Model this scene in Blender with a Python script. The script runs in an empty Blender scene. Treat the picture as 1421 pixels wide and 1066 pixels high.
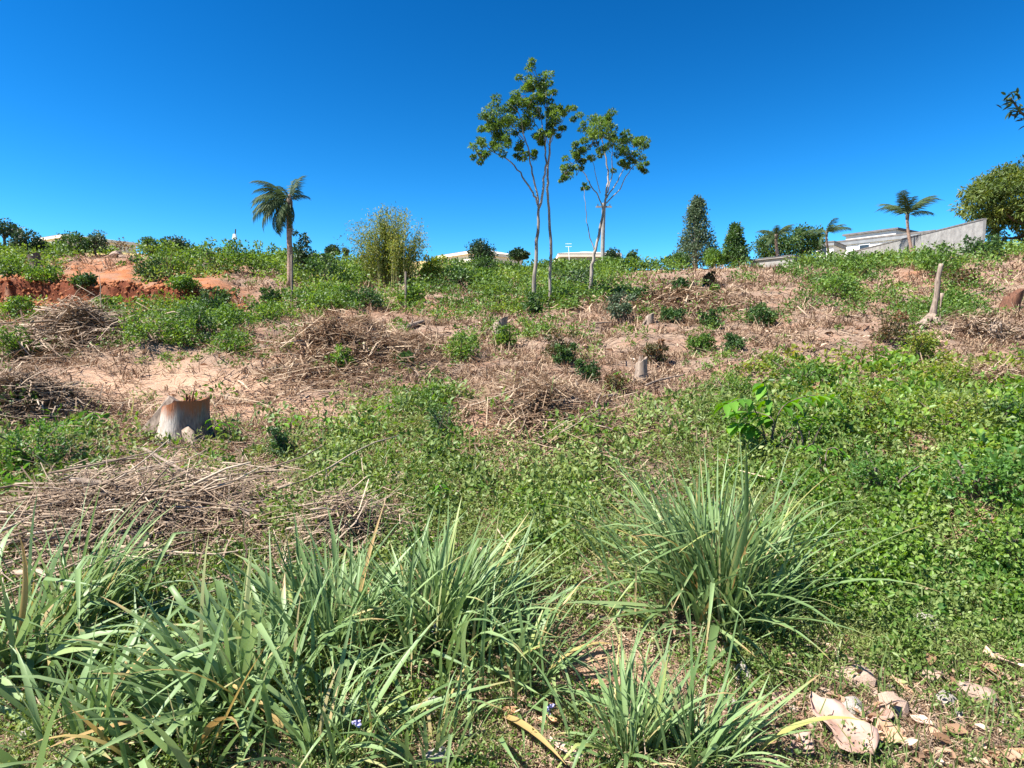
import bpy, math, random
import numpy as np
from mathutils import Vector, Euler

random.seed(7)
RNG = np.random.default_rng(7)
S = bpy.context.scene
COL = S.collection
R = math.radians

# ------------------------------------------------------------------ camera, sky, sun, exposure
F, CX, CY, PITCH, EYE = 847.0, 710.5, 533.0, R(-5.0), 1.6
cam_d = bpy.data.cameras.new("camera")
cam_d.lens = 36.0 * F / 1421.0
cam_d.clip_start, cam_d.clip_end = 0.05, 2000
cam = bpy.data.objects.new("camera", cam_d)
COL.objects.link(cam)
cam.location = (0, 0, EYE)
cam.rotation_euler = (R(90) + PITCH, 0, 0)
S.camera = cam

SUN_DIR = Vector((-0.80, -0.30, 1.15)).normalized()       # from the ground to the sun
elev = math.asin(SUN_DIR.z)
w = bpy.data.worlds.new("World")
S.world = w
w.use_nodes = True
nt = w.node_tree
bg = nt.nodes["Background"]
sky = nt.nodes.new("ShaderNodeTexSky")
sky.sky_type = 'NISHITA'
sky.sun_disc = False
sky.sun_elevation = elev
sky.sun_rotation = math.atan2(SUN_DIR.x, SUN_DIR.y)
sky.altitude = 800
sky.air_density = 1.0
sky.dust_density = 0.0
sky.ozone_density = 6.0
hs = nt.nodes.new("ShaderNodeHueSaturation")
hs.inputs["Saturation"].default_value = 1.28
hs.inputs["Value"].default_value = 0.76
hs.inputs["Hue"].default_value = 0.484
gm = nt.nodes.new("ShaderNodeGamma")          # phone-camera contrast of the deep blue sky
gm.inputs["Gamma"].default_value = 1.5
nt.links.new(sky.outputs[0], hs.inputs["Color"])
nt.links.new(hs.outputs[0], gm.inputs["Color"])
nt.links.new(gm.outputs[0], bg.inputs[0])
bg.inputs[1].default_value = 0.05
sl = bpy.data.lights.new("sun", 'SUN')
sl.energy = 5.0
sl.angle = R(0.55)
sl.color = (1.0, 0.955, 0.88)
so = bpy.data.objects.new("sun", sl)
COL.objects.link(so)
so.rotation_euler = (-SUN_DIR).to_track_quat('-Z', 'Y').to_euler()
S.view_settings.view_transform = 'Standard'
S.view_settings.look = 'None'
S.view_settings.gamma = 1
S.view_settings.exposure = 1.4
S.cycles.max_bounces = 6

# ------------------------------------------------------------------ small helpers
def sm(a, b, t):
    t = np.clip((t - a) / (b - a), 0, 1)
    return t * t * (3 - 2 * t)

def vnoise(x, y, seed=0):
    x = np.asarray(x, float); y = np.asarray(y, float)
    xi = np.floor(x).astype(np.int64); yi = np.floor(y).astype(np.int64)
    fx = x - xi; fy = y - yi
    fx = fx * fx * (3 - 2 * fx); fy = fy * fy * (3 - 2 * fy)
    def h(a, b):
        n = (a * 374761393 + b * 668265263 + seed * 974634777) & 0xFFFFFFFF
        n = ((n ^ (n >> 13)) * 1274126177) & 0xFFFFFFFF
        return ((n ^ (n >> 16)) & 0xFFFF) / 65535.0
    return ((h(xi, yi) * (1 - fx) + h(xi + 1, yi) * fx) * (1 - fy)
            + (h(xi, yi + 1) * (1 - fx) + h(xi + 1, yi + 1) * fx) * fy) * 2 - 1

def row_slope(row):
    v = (CY - np.asarray(row, float)) / F
    return (math.sin(PITCH) + v * math.cos(PITCH)) / (math.cos(PITCH) - v * math.sin(PITCH))

def pt(px, row, Y):
    """the point at distance Y that lies in the surveyed direction (px, row)"""
    v = (CY - row) / F
    dy = math.cos(PITCH) - v * math.sin(PITCH)
    dz = math.sin(PITCH) + v * math.cos(PITCH)
    return Vector(((px - CX) / F / dy * Y, Y, EYE + dz / dy * Y))

# ------------------------------------------------------------------ terrain heights
PROF = {   # survey column -> (distance, row) of the hillside
 -900: [(3.4,850),(5.2,702),(7.5,608),(10.5,546),(14,500),(19,457),(24,426),(32,383),(40,362),(47,353),(60,352)],
 0:    [(3.4,850),(5.2,702),(7.5,608),(10.5,546),(14,500),(19,457),(24,426),(32,383),(40,362),(47,353),(60,352)],
 200:  [(3.4,850),(5.2,702),(7.5,608),(10.5,546),(14,500),(19,457),(24,426),(32,385),(40,364),(47,354),(60,355)],
 400:  [(3.4,850),(5.2,700),(7.5,609),(10.5,548),(14,503),(19,460),(24,429),(32,393),(40,374),(47,365),(60,362)],
 600:  [(3.4,850),(5.2,700),(7.5,610),(10.5,550),(14,505),(19,462),(24,431),(32,403),(40,390),(47,383),(65,360)],
 800:  [(3.4,850),(5.2,700),(7.5,610),(10.5,550),(14,504),(19,460),(24,429),(32,401),(40,387),(47,380),(60,378)],
 1000: [(3.4,850),(5.2,696),(7.5,604),(10.5,543),(14,496),(19,452),(24,419),(32,387),(40,377),(47,375),(60,375)],
 1200: [(3.4,848),(5.2,690),(7.5,597),(10.5,533),(14,486),(19,441),(24,409),(32,378),(38,371),(47,371),(60,371)],
 1421: [(3.4,845),(5.2,685),(7.5,590),(10.5,524),(14,477),(19,430),(24,394),(32,360),(38,349),(47,349),(60,349)],
 2400: [(3.4,845),(5.2,680),(7.5,585),(10.5,518),(14,470),(19,424),(24,388),(32,348),(38,334),(47,333),(60,333)],
}
LY0, LY1, NLY = math.log(1.0), math.log(330.0), 420
LY = np.linspace(LY0, LY1, NLY)
PXS = np.arange(-900, 2401, 25.0)
_cols = sorted(PROF)
_tab = []
for c in _cols:
    ys = [1.0, 2.2]; zs = [0.0, 0.0]
    for (Y, r) in PROF[c]:
        ys.append(Y); zs.append(EYE + float(row_slope(r)) * Y)
    ys += [90, 330]; zs += [zs[-1] + 0.2, zs[-1] + 0.5]
    _tab.append(np.interp(LY, np.log(ys), zs))
_tab = np.array(_tab)
TAB = np.array([[np.interp(p, _cols, _tab[:, j]) for p in PXS] for j in range(0)])
TAB = np.stack([np.interp(PXS, _cols, _tab[:, j]) for j in range(NLY)], 1)   # [px, ly]
def blur(a, n, ax):
    k = np.hanning(n + 2)[1:-1]; k /= k.sum()
    pad = [(0, 0), (0, 0)]; pad[ax] = (n // 2, n // 2)
    b = np.pad(a, pad, mode='edge')
    return np.apply_along_axis(lambda v: np.convolve(v, k, 'valid'), ax, b)
TAB = blur(blur(TAB, 9, 0), 17, 1)

def col_of(x, y):
    return CX + F * x / np.maximum(y, 1.0)

def Z0(x, y):
    x = np.asarray(x, float); y = np.asarray(y, float)
    p = np.clip((col_of(x, y) - PXS[0]) / 25.0, 0, len(PXS) - 1.001)
    l = np.clip((np.log(np.maximum(y, 1.0)) - LY0) / (LY1 - LY0) * (NLY - 1), 0, NLY - 1.001)
    i = p.astype(int); j = l.astype(int); fp = p - i; fl = l - j
    return ((TAB[i, j] * (1 - fp) + TAB[i + 1, j] * fp) * (1 - fl)
            + (TAB[i, j + 1] * (1 - fp) + TAB[i + 1, j + 1] * fp) * fl)

def hit0(px, row, fn):
    ys = np.exp(np.linspace(math.log(1.3), math.log(200), 1500))
    q = pt(px, row, 1.0)
    xs = q.x * ys; zs = EYE + (q.z - EYE) * ys
    d = zs - fn(xs, ys)
    k = np.argmax(d < 0)
    if d[k] >= 0: k = np.argmin(d)
    return xs[k], ys[k]

# mounds: column, row of the middle, half width (px), half depth (m), height (m)
MOUNDS = [(478, 500, 125, 2.3, 0.85), (105, 478, 88, 1.7, 0.75), (20, 585, 100, 1.1, 0.38),
          (745, 585, 135, 1.7, 0.46), (150, 720, 270, 0.9, 0.15), (478, 752, 80, 0.45, 0.16),
          (1260, 620, 230, 1.5, 0.42), (60, 650, 110, 0.8, 0.22), (1420, 740, 190, 0.9, 0.42),
          (280, 478, 120, 2.5, 0.35), (985, 855, 130, 0.45, 0.10), (940, 420, 120, 2.2, 0.35)]
_M = []
for (mx, mr, rx, ry, h) in MOUNDS:
    x, y = hit0(mx, mr, Z0)
    _M.append((x, y, rx * y / F, ry, h))

def bank_line(c):
    return 24.6 + 0.14 * np.sin(c * 0.021) + 0.22 * vnoise(c * 0.035, 0.3, 5) + 0.12 * vnoise(c * 0.11, 0.7, 6) - 0.002 * (c - 150)

def Zg(x, y):
    x = np.asarray(x, float); y = np.asarray(y, float)
    z = Z0(x, y)
    for (mx, my, rx, ry, h) in _M:
        d = ((x - mx) / rx) ** 2 + ((y - my) / ry) ** 2
        z = z + h * np.exp(-1.6 * d) * (1 + 0.35 * vnoise(x * 2.3, y * 2.3, 11))
    c = col_of(x, y)
    yb = bank_line(c)
    m = 1 - sm(275, 365, c)
    wob = .10 + .10 * (1 + vnoise(c * .045, .9, 14)); hb = .74 + .14 * vnoise(c * .05, .2, 13)
    z = z + m * (hb * sm(0, wob, y - yb) * (1 - sm(0.3, 8, y - yb)))
    z = z + m * (.04 * vnoise(c * .07, y * 2.0, 8) + .07 * vnoise(c * .19 + y * 2, y * 6.0, 9)) * np.exp(-((y - yb) / 1.1) ** 2)
    z = z - m * 0.16 * np.exp(-((y - yb + 0.5) / 0.7) ** 2)
    k = np.clip(y / 6, 0.35, 2.2) * (1 - .85 * m * np.exp(-((y - yb) / 2.2) ** 2))
    z = z + k * ((0.04 + .045 * sm(8, 12, y)) * vnoise(x * 0.9, y * 0.9, 1) + 0.022 * vnoise(x * 2.7, y * 2.7, 2)
                 + 0.010 * vnoise(x * 8, y * 8, 3))
    return z

def at(px, row, dy=0.0):
    x, y = hit0(px, row, Zg)
    y += dy
    return Vector((x, y, float(Zg(x, y))))

def ground_pt(px, Y):
    x = (px - CX) / F * Y
    return Vector((x, Y, float(Zg(x, Y))))

# inverse: row -> distance on the mean slope, to spread scatter evenly
_ys = np.exp(np.linspace(math.log(1.9), math.log(47), 500))
_zz = Z0(0 * _ys, _ys)
_sl = (_zz - EYE) / _ys
_v = (np.tan(np.arctan(_sl) - PITCH))
_rows = CY - _v * F
def spread(n, r0=366, r1=1120, p0=-60, p1=1480):
    r = RNG.uniform(r0, r1, n); p = RNG.uniform(p0, p1, n)
    y = np.interp(r, _rows[::-1], _ys[::-1])
    x = (p - CX) / F * y
    return x, y
def survey(x, y, z):
    """direction (column, row) in which a ground point is surveyed from the tripod"""
    dz = z - EYE
    dep = y * math.cos(PITCH) + dz * math.sin(PITCH)
    up = -y * math.sin(PITCH) + dz * math.cos(PITCH)
    dep = np.maximum(dep, 0.3)
    return CX + F * x / dep, CY - F * up / dep

# ------------------------------------------------------------------ plant survey: green cover 0..9
def runs(s):
    out = np.zeros(36); k = 0
    for tok in s.split():
        a, b = tok.split(':')
        e = int(round(float(a) / 40)); out[k:e] = float(b); k = e
    return out
GREEN = [
 (340, "340:6 470:5 720:.3 1421:5"),
 (365, "60:8 100:4 190:.5 400:9 470:9 700:.5 900:8 960:7 1120:1 1200:5 1330:6 1440:3"),
 (385, "40:4 80:1.5 200:.3 330:3.5 400:3 520:8 640:3 860:8 1080:1 1130:3 1240:5 1440:2.5"),
 (405, "320:0 400:3 520:7 600:4 640:2 860:7 900:3 1100:1 1240:5 1300:2 1400:5 1440:2"),
 (425, "320:0 380:3 500:7 620:3 680:4 780:6 840:3 1080:1 1220:5 1300:3 1360:6 1440:1"),
 (445, "40:3 180:1 330:8 420:6 600:1 680:3 760:4 1000:2 1160:1.6 1340:5 1440:2"),
 (465, "40:4 180:1 340:9 400:5 600:1 700:3 860:2 1000:2.4 1200:1 1290:7 1440:3"),
 (485, "40:7 180:6 400:7.5 600:1.4 680:5 780:2 1000:3 1180:2 1330:6 1440:2"),
 (510, "40:5 300:1.5 400:5 560:1.3 660:5 800:1.3 920:2 1020:4 1440:7"),
 (540, "100:1 440:0.3 560:1.5 640:5 880:0.8 980:3 1340:8 1440:3"),
 (570, "80:3 200:2 480:0.3 640:6 880:0.6 960:5 1340:9 1440:4"),
 (600, "120:8 180:2 290:1 380:3 480:3.5 640:7 840:1 1340:8 1440:8"),
 (640, "120:9 260:3 380:5 520:8 580:6 840:9 1440:8.5"),
 (680, "60:4 380:1.5 460:8 1440:8.5"),
 (720, "360:0.8 430:6 560:2 830:8.5 1440:8"),
 (760, "340:0.8 420:5 560:3 760:7 820:4 1440:8.5"),
 (800, "300:4 760:7 850:3 1440:8.5"),
 (850, "250:5 740:6 860:2 940:5 1440:8"),
 (900, "700:5 940:0.8 1440:7.5"),
 (950, "700:4.5 940:0.8 1040:4 1440:3.5"),
 (1000, "700:4.5 780:1.5 1000:2 1240:2 1440:3"),
 (1050, "700:4.5 900:1.5 1100:2 1440:2"),
]
GR = np.array([r for r, _ in GREEN], float)
GT = np.array([runs(s) for _, s in GREEN])
def grid_lookup(T, RR, px, row):
    c = np.clip((px - 20) / 40, 0, 34.999); i = c.astype(int); fc = c - i
    rr = np.interp(row, RR, np.arange(len(RR))); rr = np.clip(rr, 0, len(RR) - 1.001)
    j = rr.astype(int); fr = rr - j
    return ((T[j, i] * (1 - fc) + T[j, i + 1] * fc) * (1 - fr)
            + (T[j + 1, i] * (1 - fc) + T[j + 1, i + 1] * fc) * fr)
def green_at(x, y, z):
    p, r = survey(x, y, z)
    s = np.clip((r - 340) / 250, 0.25, 1)
    p = p + 22 * vnoise(x * 1.1, y * 0.9, 21); r = r + 12 * s * vnoise(x * 1.3, y * 1.1, 22)
    return grid_lookup(GT, GR, p, r)

# ------------------------------------------------------------------ materials
def mat(name):
    m = bpy.data.materials.new(name); m.use_nodes = True
    return m, m.node_tree, m.node_tree.nodes["Principled BSDF"]
def ramp(nt, fac, stops, interp='LINEAR'):
    n = nt.nodes.new("ShaderNodeValToRGB"); n.color_ramp.interpolation = interp
    e = n.color_ramp.elements
    while len(e) > 1: e.remove(e[0])
    e[0].position, e[0].color = stops[0][0], (*stops[0][1], 1)
    for p, c in stops[1:]:
        q = e.new(p); q.color = (*c, 1)
    nt.links.new(fac, n.inputs[0]); return n.outputs[0]
def noise(nt, scale, detail=4, rough=0.6, vec=None, dist=0.0):
    n = nt.nodes.new("ShaderNodeTexNoise")
    n.inputs["Scale"].default_value = scale; n.inputs["Detail"].default_value = detail
    n.inputs["Roughness"].default_value = rough; n.inputs["Distortion"].default_value = dist
    if vec is None:
        tc = nt.nodes.new("ShaderNodeTexCoord"); vec = tc.outputs["Object"]
    nt.links.new(vec, n.inputs["Vector"]); return n.outputs["Fac"]
def mixc(nt, fac, a, b):
    n = nt.nodes.new("ShaderNodeMix"); n.data_type = 'RGBA'
    for s, v in ((n.inputs[0], fac), (n.inputs[6], a), (n.inputs[7], b)):
        if hasattr(v, "is_output"): nt.links.new(v, s)
        else: s.default_value = (*v, 1) if isinstance(v, tuple) else v
    return n.outputs[2]
def bump(nt, bs, h, strength, dist=0.02):
    b = nt.nodes.new("ShaderNodeBump"); b.inputs["Strength"].default_value = strength
    b.inputs["Distance"].default_value = dist
    nt.links.new(h, b.inputs["Height"]); nt.links.new(b.outputs[0], bs.inputs["Normal"])
def attr(nt, name):
    a = nt.nodes.new("ShaderNodeAttribute"); a.attribute_name = name; return a.outputs["Fac"]

def leaf_mat(name, stops, trans=0.35, rough=0.5, spec=0.4, by_object=False):
    m, nt, bs = mat(name)
    if by_object:
        oi = nt.nodes.new("ShaderNodeObjectInfo"); f = oi.outputs["Random"]
    else:
        f = attr(nt, "rnd")
    c = ramp(nt, f, stops)
    nt.links.new(c, bs.inputs["Base Color"])
    bs.inputs["Roughness"].default_value = rough
    bs.inputs["Specular IOR Level"].default_value = spec
    tr = nt.nodes.new("ShaderNodeBsdfTranslucent")
    g = nt.nodes.new("ShaderNodeHueSaturation")
    g.inputs["Hue"].default_value = 0.485; g.inputs["Saturation"].default_value = 1.15; g.inputs["Value"].default_value = 1.5
    nt.links.new(c, g.inputs["Color"]); nt.links.new(g.outputs[0], tr.inputs["Color"])
    mx = nt.nodes.new("ShaderNodeMixShader"); mx.inputs[0].default_value = trans
    nt.links.new(bs.outputs[0], mx.inputs[1]); nt.links.new(tr.outputs[0], mx.inputs[2])
    nt.links.new(mx.outputs[0], nt.nodes["Material Output"].inputs["Surface"])
    return m
def brown_tips(m):
    nt = m.node_tree; bs = nt.nodes["Principled BSDF"]; src = bs.inputs["Base Color"].links[0].from_socket
    oi = nt.nodes.new("ShaderNodeObjectInfo"); q = nt.nodes.new("ShaderNodeMath"); q.operation = 'MULTIPLY_ADD'; q.inputs[1].default_value = .45
    nt.links.new(noise(nt, 9, 3), q.inputs[0]); nt.links.new(attr(nt, "tip"), q.inputs[2])
    q2 = nt.nodes.new("ShaderNodeMath"); q2.operation = 'MULTIPLY_ADD'; q2.inputs[1].default_value = .5
    fr = nt.nodes.new("ShaderNodeMath"); fr.operation = 'FRACT'; mu = nt.nodes.new("ShaderNodeMath"); mu.operation = 'MULTIPLY'; mu.inputs[1].default_value = 37.0
    nt.links.new(oi.outputs["Random"], mu.inputs[0]); nt.links.new(mu.outputs[0], fr.inputs[0]); nt.links.new(fr.outputs[0], q2.inputs[0]); nt.links.new(q.outputs[0], q2.inputs[2])
    c = mixc(nt, ramp(nt, q2.outputs[0], [(0.0, (0, 0, 0)), (.9, (0, 0, 0)), (1.0, (1, 1, 1))]), src, (.40, .28, .13))
    sc = nt.nodes.new("ShaderNodeMath"); sc.operation = 'MULTIPLY'; sc.inputs[1].default_value = .62
    rp = c.node.inputs[0].links[0].from_node; nt.links.new(q2.outputs[0], sc.inputs[0]); nt.links.new(sc.outputs[0], rp.inputs[0])
    nt.links.new(c, bs.inputs["Base Color"])
def plain_mat(name, a, b, scale=8, rough=0.85, bstr=0.4, detail=5, stretch=None, spec=0.3, bdist=0.01):
    m, nt, bs = mat(name)
    vec = None
    if stretch:
        tc = nt.nodes.new("ShaderNodeTexCoord"); mp = nt.nodes.new("ShaderNodeMapping")
        mp.inputs["Scale"].default_value = stretch
        nt.links.new(tc.outputs["Object"], mp.inputs[0]); vec = mp.outputs[0]
    n = noise(nt, scale, detail, 0.65, vec)
    nt.links.new(ramp(nt, n, [(0.32, a), (0.68, b)]), bs.inputs["Base Color"])
    bs.inputs["Roughness"].default_value = rough; bs.inputs["Specular IOR Level"].default_value = spec
    if bstr: bump(nt, bs, n, bstr, bdist)
    return m
def wood_by_object(name, stops):
    m, nt, bs = mat(name)
    oi = nt.nodes.new("ShaderNodeObjectInfo")
    c = ramp(nt, oi.outputs["Random"], stops)
    n = noise(nt, 18, 4)
    c2 = mixc(nt, n, c, (0.10, 0.075, 0.055))
    mm = nt.nodes.new("ShaderNodeMix"); mm.data_type = 'RGBA'; mm.inputs[0].default_value = 0.45
    nt.links.new(c, mm.inputs[6]); nt.links.new(c2, mm.inputs[7])
    nt.links.new(mm.outputs[2], bs.inputs["Base Color"])
    bs.inputs["Roughness"].default_value = 0.9; bs.inputs["Specular IOR Level"].default_value = 0.2
    return m

MT = {}
MT['cover'] = leaf_mat("ground_cover_leaf", [(0, (.045, .08, .02)), (.35, (.115, .175, .042)), (.7, (.205, .27, .075)), (.93, (.29, .33, .11)), (1, (.28, .21, .08))], .3)
MT['cover_fine'] = leaf_mat("narrow_weed_leaf", [(0, (.06, .095, .022)), (.35, (.145, .20, .05)), (.7, (.24, .285, .09)), (.93, (.32, .34, .13)), (1, (.36, .27, .13))], .32)
MT['vine'] = leaf_mat("vine_leaf", [(0, (.045, .11, .022)), (.5, (.085, .19, .036)), (.85, (.13, .25, .045)), (1, (.26, .30, .05))], .4, .45)
MT['lush'] = leaf_mat("lush_leaf", [(0, (.04, .09, .018)), (.4, (.10, .20, .03)), (.8, (.19, .31, .045)), (1, (.30, .34, .06))], .4, .42)
MT['yellow'] = leaf_mat("yellow_weed_leaf", [(0, (.09, .15, .024)), (.45, (.17, .24, .035)), (.8, (.26, .29, .05)), (1, (.34, .24, .06))], .42)
MT['under'] = leaf_mat("undergrowth_leaf", [(0, (.03, .065, .015)), (.5, (.095, .175, .032)), (.9, (.21, .30, .055)), (1, (.28, .22, .08))], .34)
MT['shrub_dark'] = leaf_mat("dark_shrub_leaf", [(0, (.028, .068, .02)), (.6, (.055, .115, .028)), (1, (.11, .18, .04))], .3)
MT['shrub_green'] = leaf_mat("green_shrub_leaf", [(0, (.045, .10, .02)), (.6, (.115, .21, .034)), (1, (.23, .33, .06))], .36)
MT['shrub_rust'] = leaf_mat("rusty_shrub_leaf", [(0, (.045, .07, .02)), (.4, (.09, .085, .03)), (.8, (.17, .085, .04)), (1, (.24, .12, .05))], .3)
MT['tree'] = leaf_mat("tall_tree_leaf", [(0, (.04, .085, .02)), (.5, (.09, .165, .03)), (1, (.19, .28, .05))], .36)
MT['tree_dark'] = leaf_mat("dark_tree_leaf", [(0, (.014, .035, .014)), (.6, (.028, .06, .02)), (1, (.06, .10, .03))], .22)
MT['tree_mid'] = leaf_mat("mid_tree_leaf", [(0, (.03, .07, .02)), (.6, (.06, .12, .028)), (1, (.12, .19, .045))], .33)
MT['tree_blue'] = leaf_mat("greyish_tree_leaf", [(0, (.045, .075, .04)), (.6, (.08, .12, .06)), (1, (.14, .18, .09))], .28)
MT['mango'] = leaf_mat("drooping_tree_leaf", [(0, (.04, .075, .016)), (.5, (.11, .155, .028)), (.85, (.20, .225, .04)), (1, (.28, .25, .06))], .34)
MT['bamboo'] = leaf_mat("bamboo_leaf", [(0, (.08, .12, .02)), (.5, (.17, .22, .035)), (1, (.32, .31, .09))], .4)
MT['palm'] = leaf_mat("palm_leaflet", [(0, (.03, .06, .024)), (.6, (.06, .095, .036)), (1, (.10, .12, .045))], .2, .65, .2)
MT['blade'] = leaf_mat("grass_blade", [(0, (.125, .20, .07)), (.5, (.18, .27, .105)), (.88, (.24, .335, .145)), (.945, (.29, .33, .10)), (.965, (.42, .32, .12)), (1, (.45, .30, .13))], .25, .45, .3, by_object=True)
MT['blade_fine'] = leaf_mat("fine_grass_blade", [(0, (.10, .17, .055)), (.5, (.17, .26, .10)), (.85, (.25, .34, .15)), (.93, (.34, .33, .14)), (1, (.45, .34, .18))], .25, .5, .3)
MT['fine'] = leaf_mat("fine_grass", [(0, (.08, .13, .03)), (.6, (.14, .2, .06)), (.9, (.25, .27, .1)), (1, (.4, .32, .18))], .35)
MT['sapling'] = leaf_mat("sapling_leaf", [(0, (.065, .17, .018)), (.6, (.115, .27, .028)), (1, (.18, .35, .045))], .42, .5, .3, by_object=True)
MT['straw'] = leaf_mat("straw", [(0, (.09, .05, .03)), (.35, (.21, .138, .086)), (.75, (.35, .25, .163)), (1, (.49, .38, .26))], .12, .85, .2)
MT['twig'] = leaf_mat("twig", [(0, (.11, .073, .05)), (.5, (.25, .178, .122)), (1, (.44, .34, .245))], .02, .9, .15)
MT['litter_leaf'] = leaf_mat("leaf_litter", [(0, (.16, .09, .05)), (.5, (.34, .21, .13)), (.85, (.50, .36, .26)), (1, (.62, .53, .42))], .15, .8, .2)
MT['branch'] = wood_by_object("dry_branch", [(0, (.19, .13, .09)), (.5, (.37, .275, .195)), (1, (.56, .45, .335))])
MT['bark_pale'] = plain_mat("pale_bark", (.17, .135, .105), (.58, .52, .43), 5, .85, .5, stretch=(2, 2, .5))
MT['bark_tall'] = plain_mat("mottled_pale_bark", (.055, .045, .038), (.46, .39, .32), 1.5, .85, .4, stretch=(1.2, 1.2, .35))
MT['bark_dark'] = plain_mat("brown_bark", (.06, .045, .035), (.20, .155, .12), 8, .9, .5, stretch=(2, 2, .5))
MT['palm_trunk'] = plain_mat("palm_trunk_bark", (.20, .12, .085), (.40, .27, .20), 6, .9, .5, stretch=(.5, .5, 3))
MT['dead_wood'] = plain_mat("weathered_wood", (.10, .07, .052), (.37, .285, .215), 7, .85, .5, stretch=(3, 3, .6))
MT['red_wood'] = plain_mat("red_brown_wood", (.045, .022, .015), (.19, .085, .048), 9, .9, .6, stretch=(3, 3, .6))
MT['stone'] = plain_mat("pale_stone", (.17, .145, .12), (.48, .435, .385), 14, .85, .5)
MT['stone_tan'] = plain_mat("tan_stone", (.25, .17, .125), (.44, .32, .245), 14, .9, .5)
MT['concrete'] = plain_mat("concrete", (.19, .18, .17), (.34, .325, .30), 2.5, .9, .2)
MT['white_wall'] = plain_mat("white_painted_wall", (.74, .73, .70), (.82, .81, .79), 1.2, .8, 0.05)
MT['cream_wall'] = plain_mat("cream_painted_wall", (.66, .58, .5), (.74, .67, .58), 1.2, .8, 0.05)
MT['grey_wall'] = plain_mat("grey_rendered_wall", (.17, .18, .19), (.25, .26, .27), 1.6, .85, .1)
MT['roof_grey'] = plain_mat("grey_roof", (.11, .10, .095), (.19, .175, .165), 3, .85, .2)
MT['roof_light'] = plain_mat("light_roof", (.55, .5, .46), (.7, .65, .6), 3, .85, .2)
MT['dark_glass'] = plain_mat("dark_glass", (.02, .025, .03), (.04, .05, .06), 2, .15, 0, spec=.5)
MT['metal_dark'] = plain_mat("dark_metal", (.03, .03, .035), (.07, .07, .075), 8, .5, 0)
MT['white_plastic'] = plain_mat("white_plastic", (.7, .7, .72), (.8, .8, .82), 8, .4, 0)
MT['coping'] = plain_mat("dark_coping", (.10, .09, .085), (.2, .185, .17), 4, .9, .2)
MT['flower'] = plain_mat("lilac_petal", (.36, .33, .62), (.5, .46, .75), 30, .6, 0)
MT['plastic_black'] = plain_mat("black_plastic_sheet", (.012, .013, .016), (.03, .032, .04), 20, .35, .3)

def dry_leaf_mat():
    m, nt, bs = mat("dry_leaf")
    oi = nt.nodes.new("ShaderNodeObjectInfo")
    c = ramp(nt, oi.outputs["Random"], [(0, (.42, .22, .10)), (.4, (.55, .37, .26)), (.7, (.62, .46, .37)), (1, (.5, .27, .12))])
    n = noise(nt, 22, 5)
    c2 = mixc(nt, ramp(nt, n, [(.4, (0, 0, 0)), (.7, (.6, .6, .6))]), c, (.24, .13, .075))
    nt.links.new(c2, bs.inputs["Base Color"]); bs.inputs["Roughness"].default_value = .75
    bump(nt, bs, n, .5, .01)
    return m
MT['dry_leaf'] = dry_leaf_mat()
def pink_leaf_mat():
    m, nt, bs = mat("pinkish_dry_leaf")
    n = noise(nt, 14, 5)
    nt.links.new(ramp(nt, n, [(.35, (.27, .16, .115)), (.6, (.40, .265, .21))]), bs.inputs["Base Color"])
    bs.inputs["Roughness"].default_value = .7; bump(nt, bs, n, .4, .01)
    return m
MT['pink_leaf'] = pink_leaf_mat()

def ground_mat():
    m, nt, bs = mat("hillside_soil")
    o, d, f = attr(nt, "orange"), attr(nt, "path"), attr(nt, "field")
    n1 = noise(nt, 1.3, 6, .65); n2 = noise(nt, 9, 6, .7); n3 = noise(nt, 55, 4, .7)
    lit = ramp(nt, n2, [(.25, (.12, .077, .054)), (.5, (.27, .185, .13)), (.75, (.40, .295, .22))])
    fine = ramp(nt, n3, [(.3, (.11, .072, .052)), (.7, (.38, .285, .215))])
    lit = mixc(nt, .5, lit, fine)
    lit = mixc(nt, ramp(nt, n1, [(.45, (0, 0, 0)), (.7, (.5, .5, .5))]), lit, (.30, .135, .072))
    org = ramp(nt, n1, [(.25, (.24, .075, .025)), (.5, (.34, .125, .048)), (.75, (.40, .19, .09))])
    org = mixc(nt, ramp(nt, n2, [(.45, (0, 0, 0)), (.75, (.45, .45, .45))]), org, (.34, .12, .05))
    pth = ramp(nt, n2, [(.3, (.38, .225, .135)), (.7, (.47, .325, .23))])
    pth = mixc(nt, ramp(nt, n3, [(.4, (.0, .0, .0)), (.7, (.5, .5, .5))]), pth, (.36, .23, .15))
    fld = ramp(nt, n2, [(.3, (.34, .25, .10)), (.7, (.48, .36, .17))])
    c = mixc(nt, d, lit, pth); c = mixc(nt, o, c, org); c = mixc(nt, f, c, fld)
    c = mixc(nt, attr(nt, "cut"), c, ramp(nt, n2, [(.3, (.07, .02, .01)), (.7, (.19, .055, .024))]))  # cut bank face: red soil, with shade under the lip painted in as darkness
    nt.links.new(c, bs.inputs["Base Color"])
    bs.inputs["Roughness"].default_value = .95; bs.inputs["Specular IOR Level"].default_value = .15
    a = nt.nodes.new("ShaderNodeMath"); a.operation = 'MULTIPLY_ADD'; a.inputs[1].default_value = .35
    nt.links.new(n3, a.inputs[0]); nt.links.new(n2, a.inputs[2])
    bump(nt, bs, a.outputs[0], .9, .05)
    return m
MT['ground'] = ground_mat()

brown_tips(MT['blade'])
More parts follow.
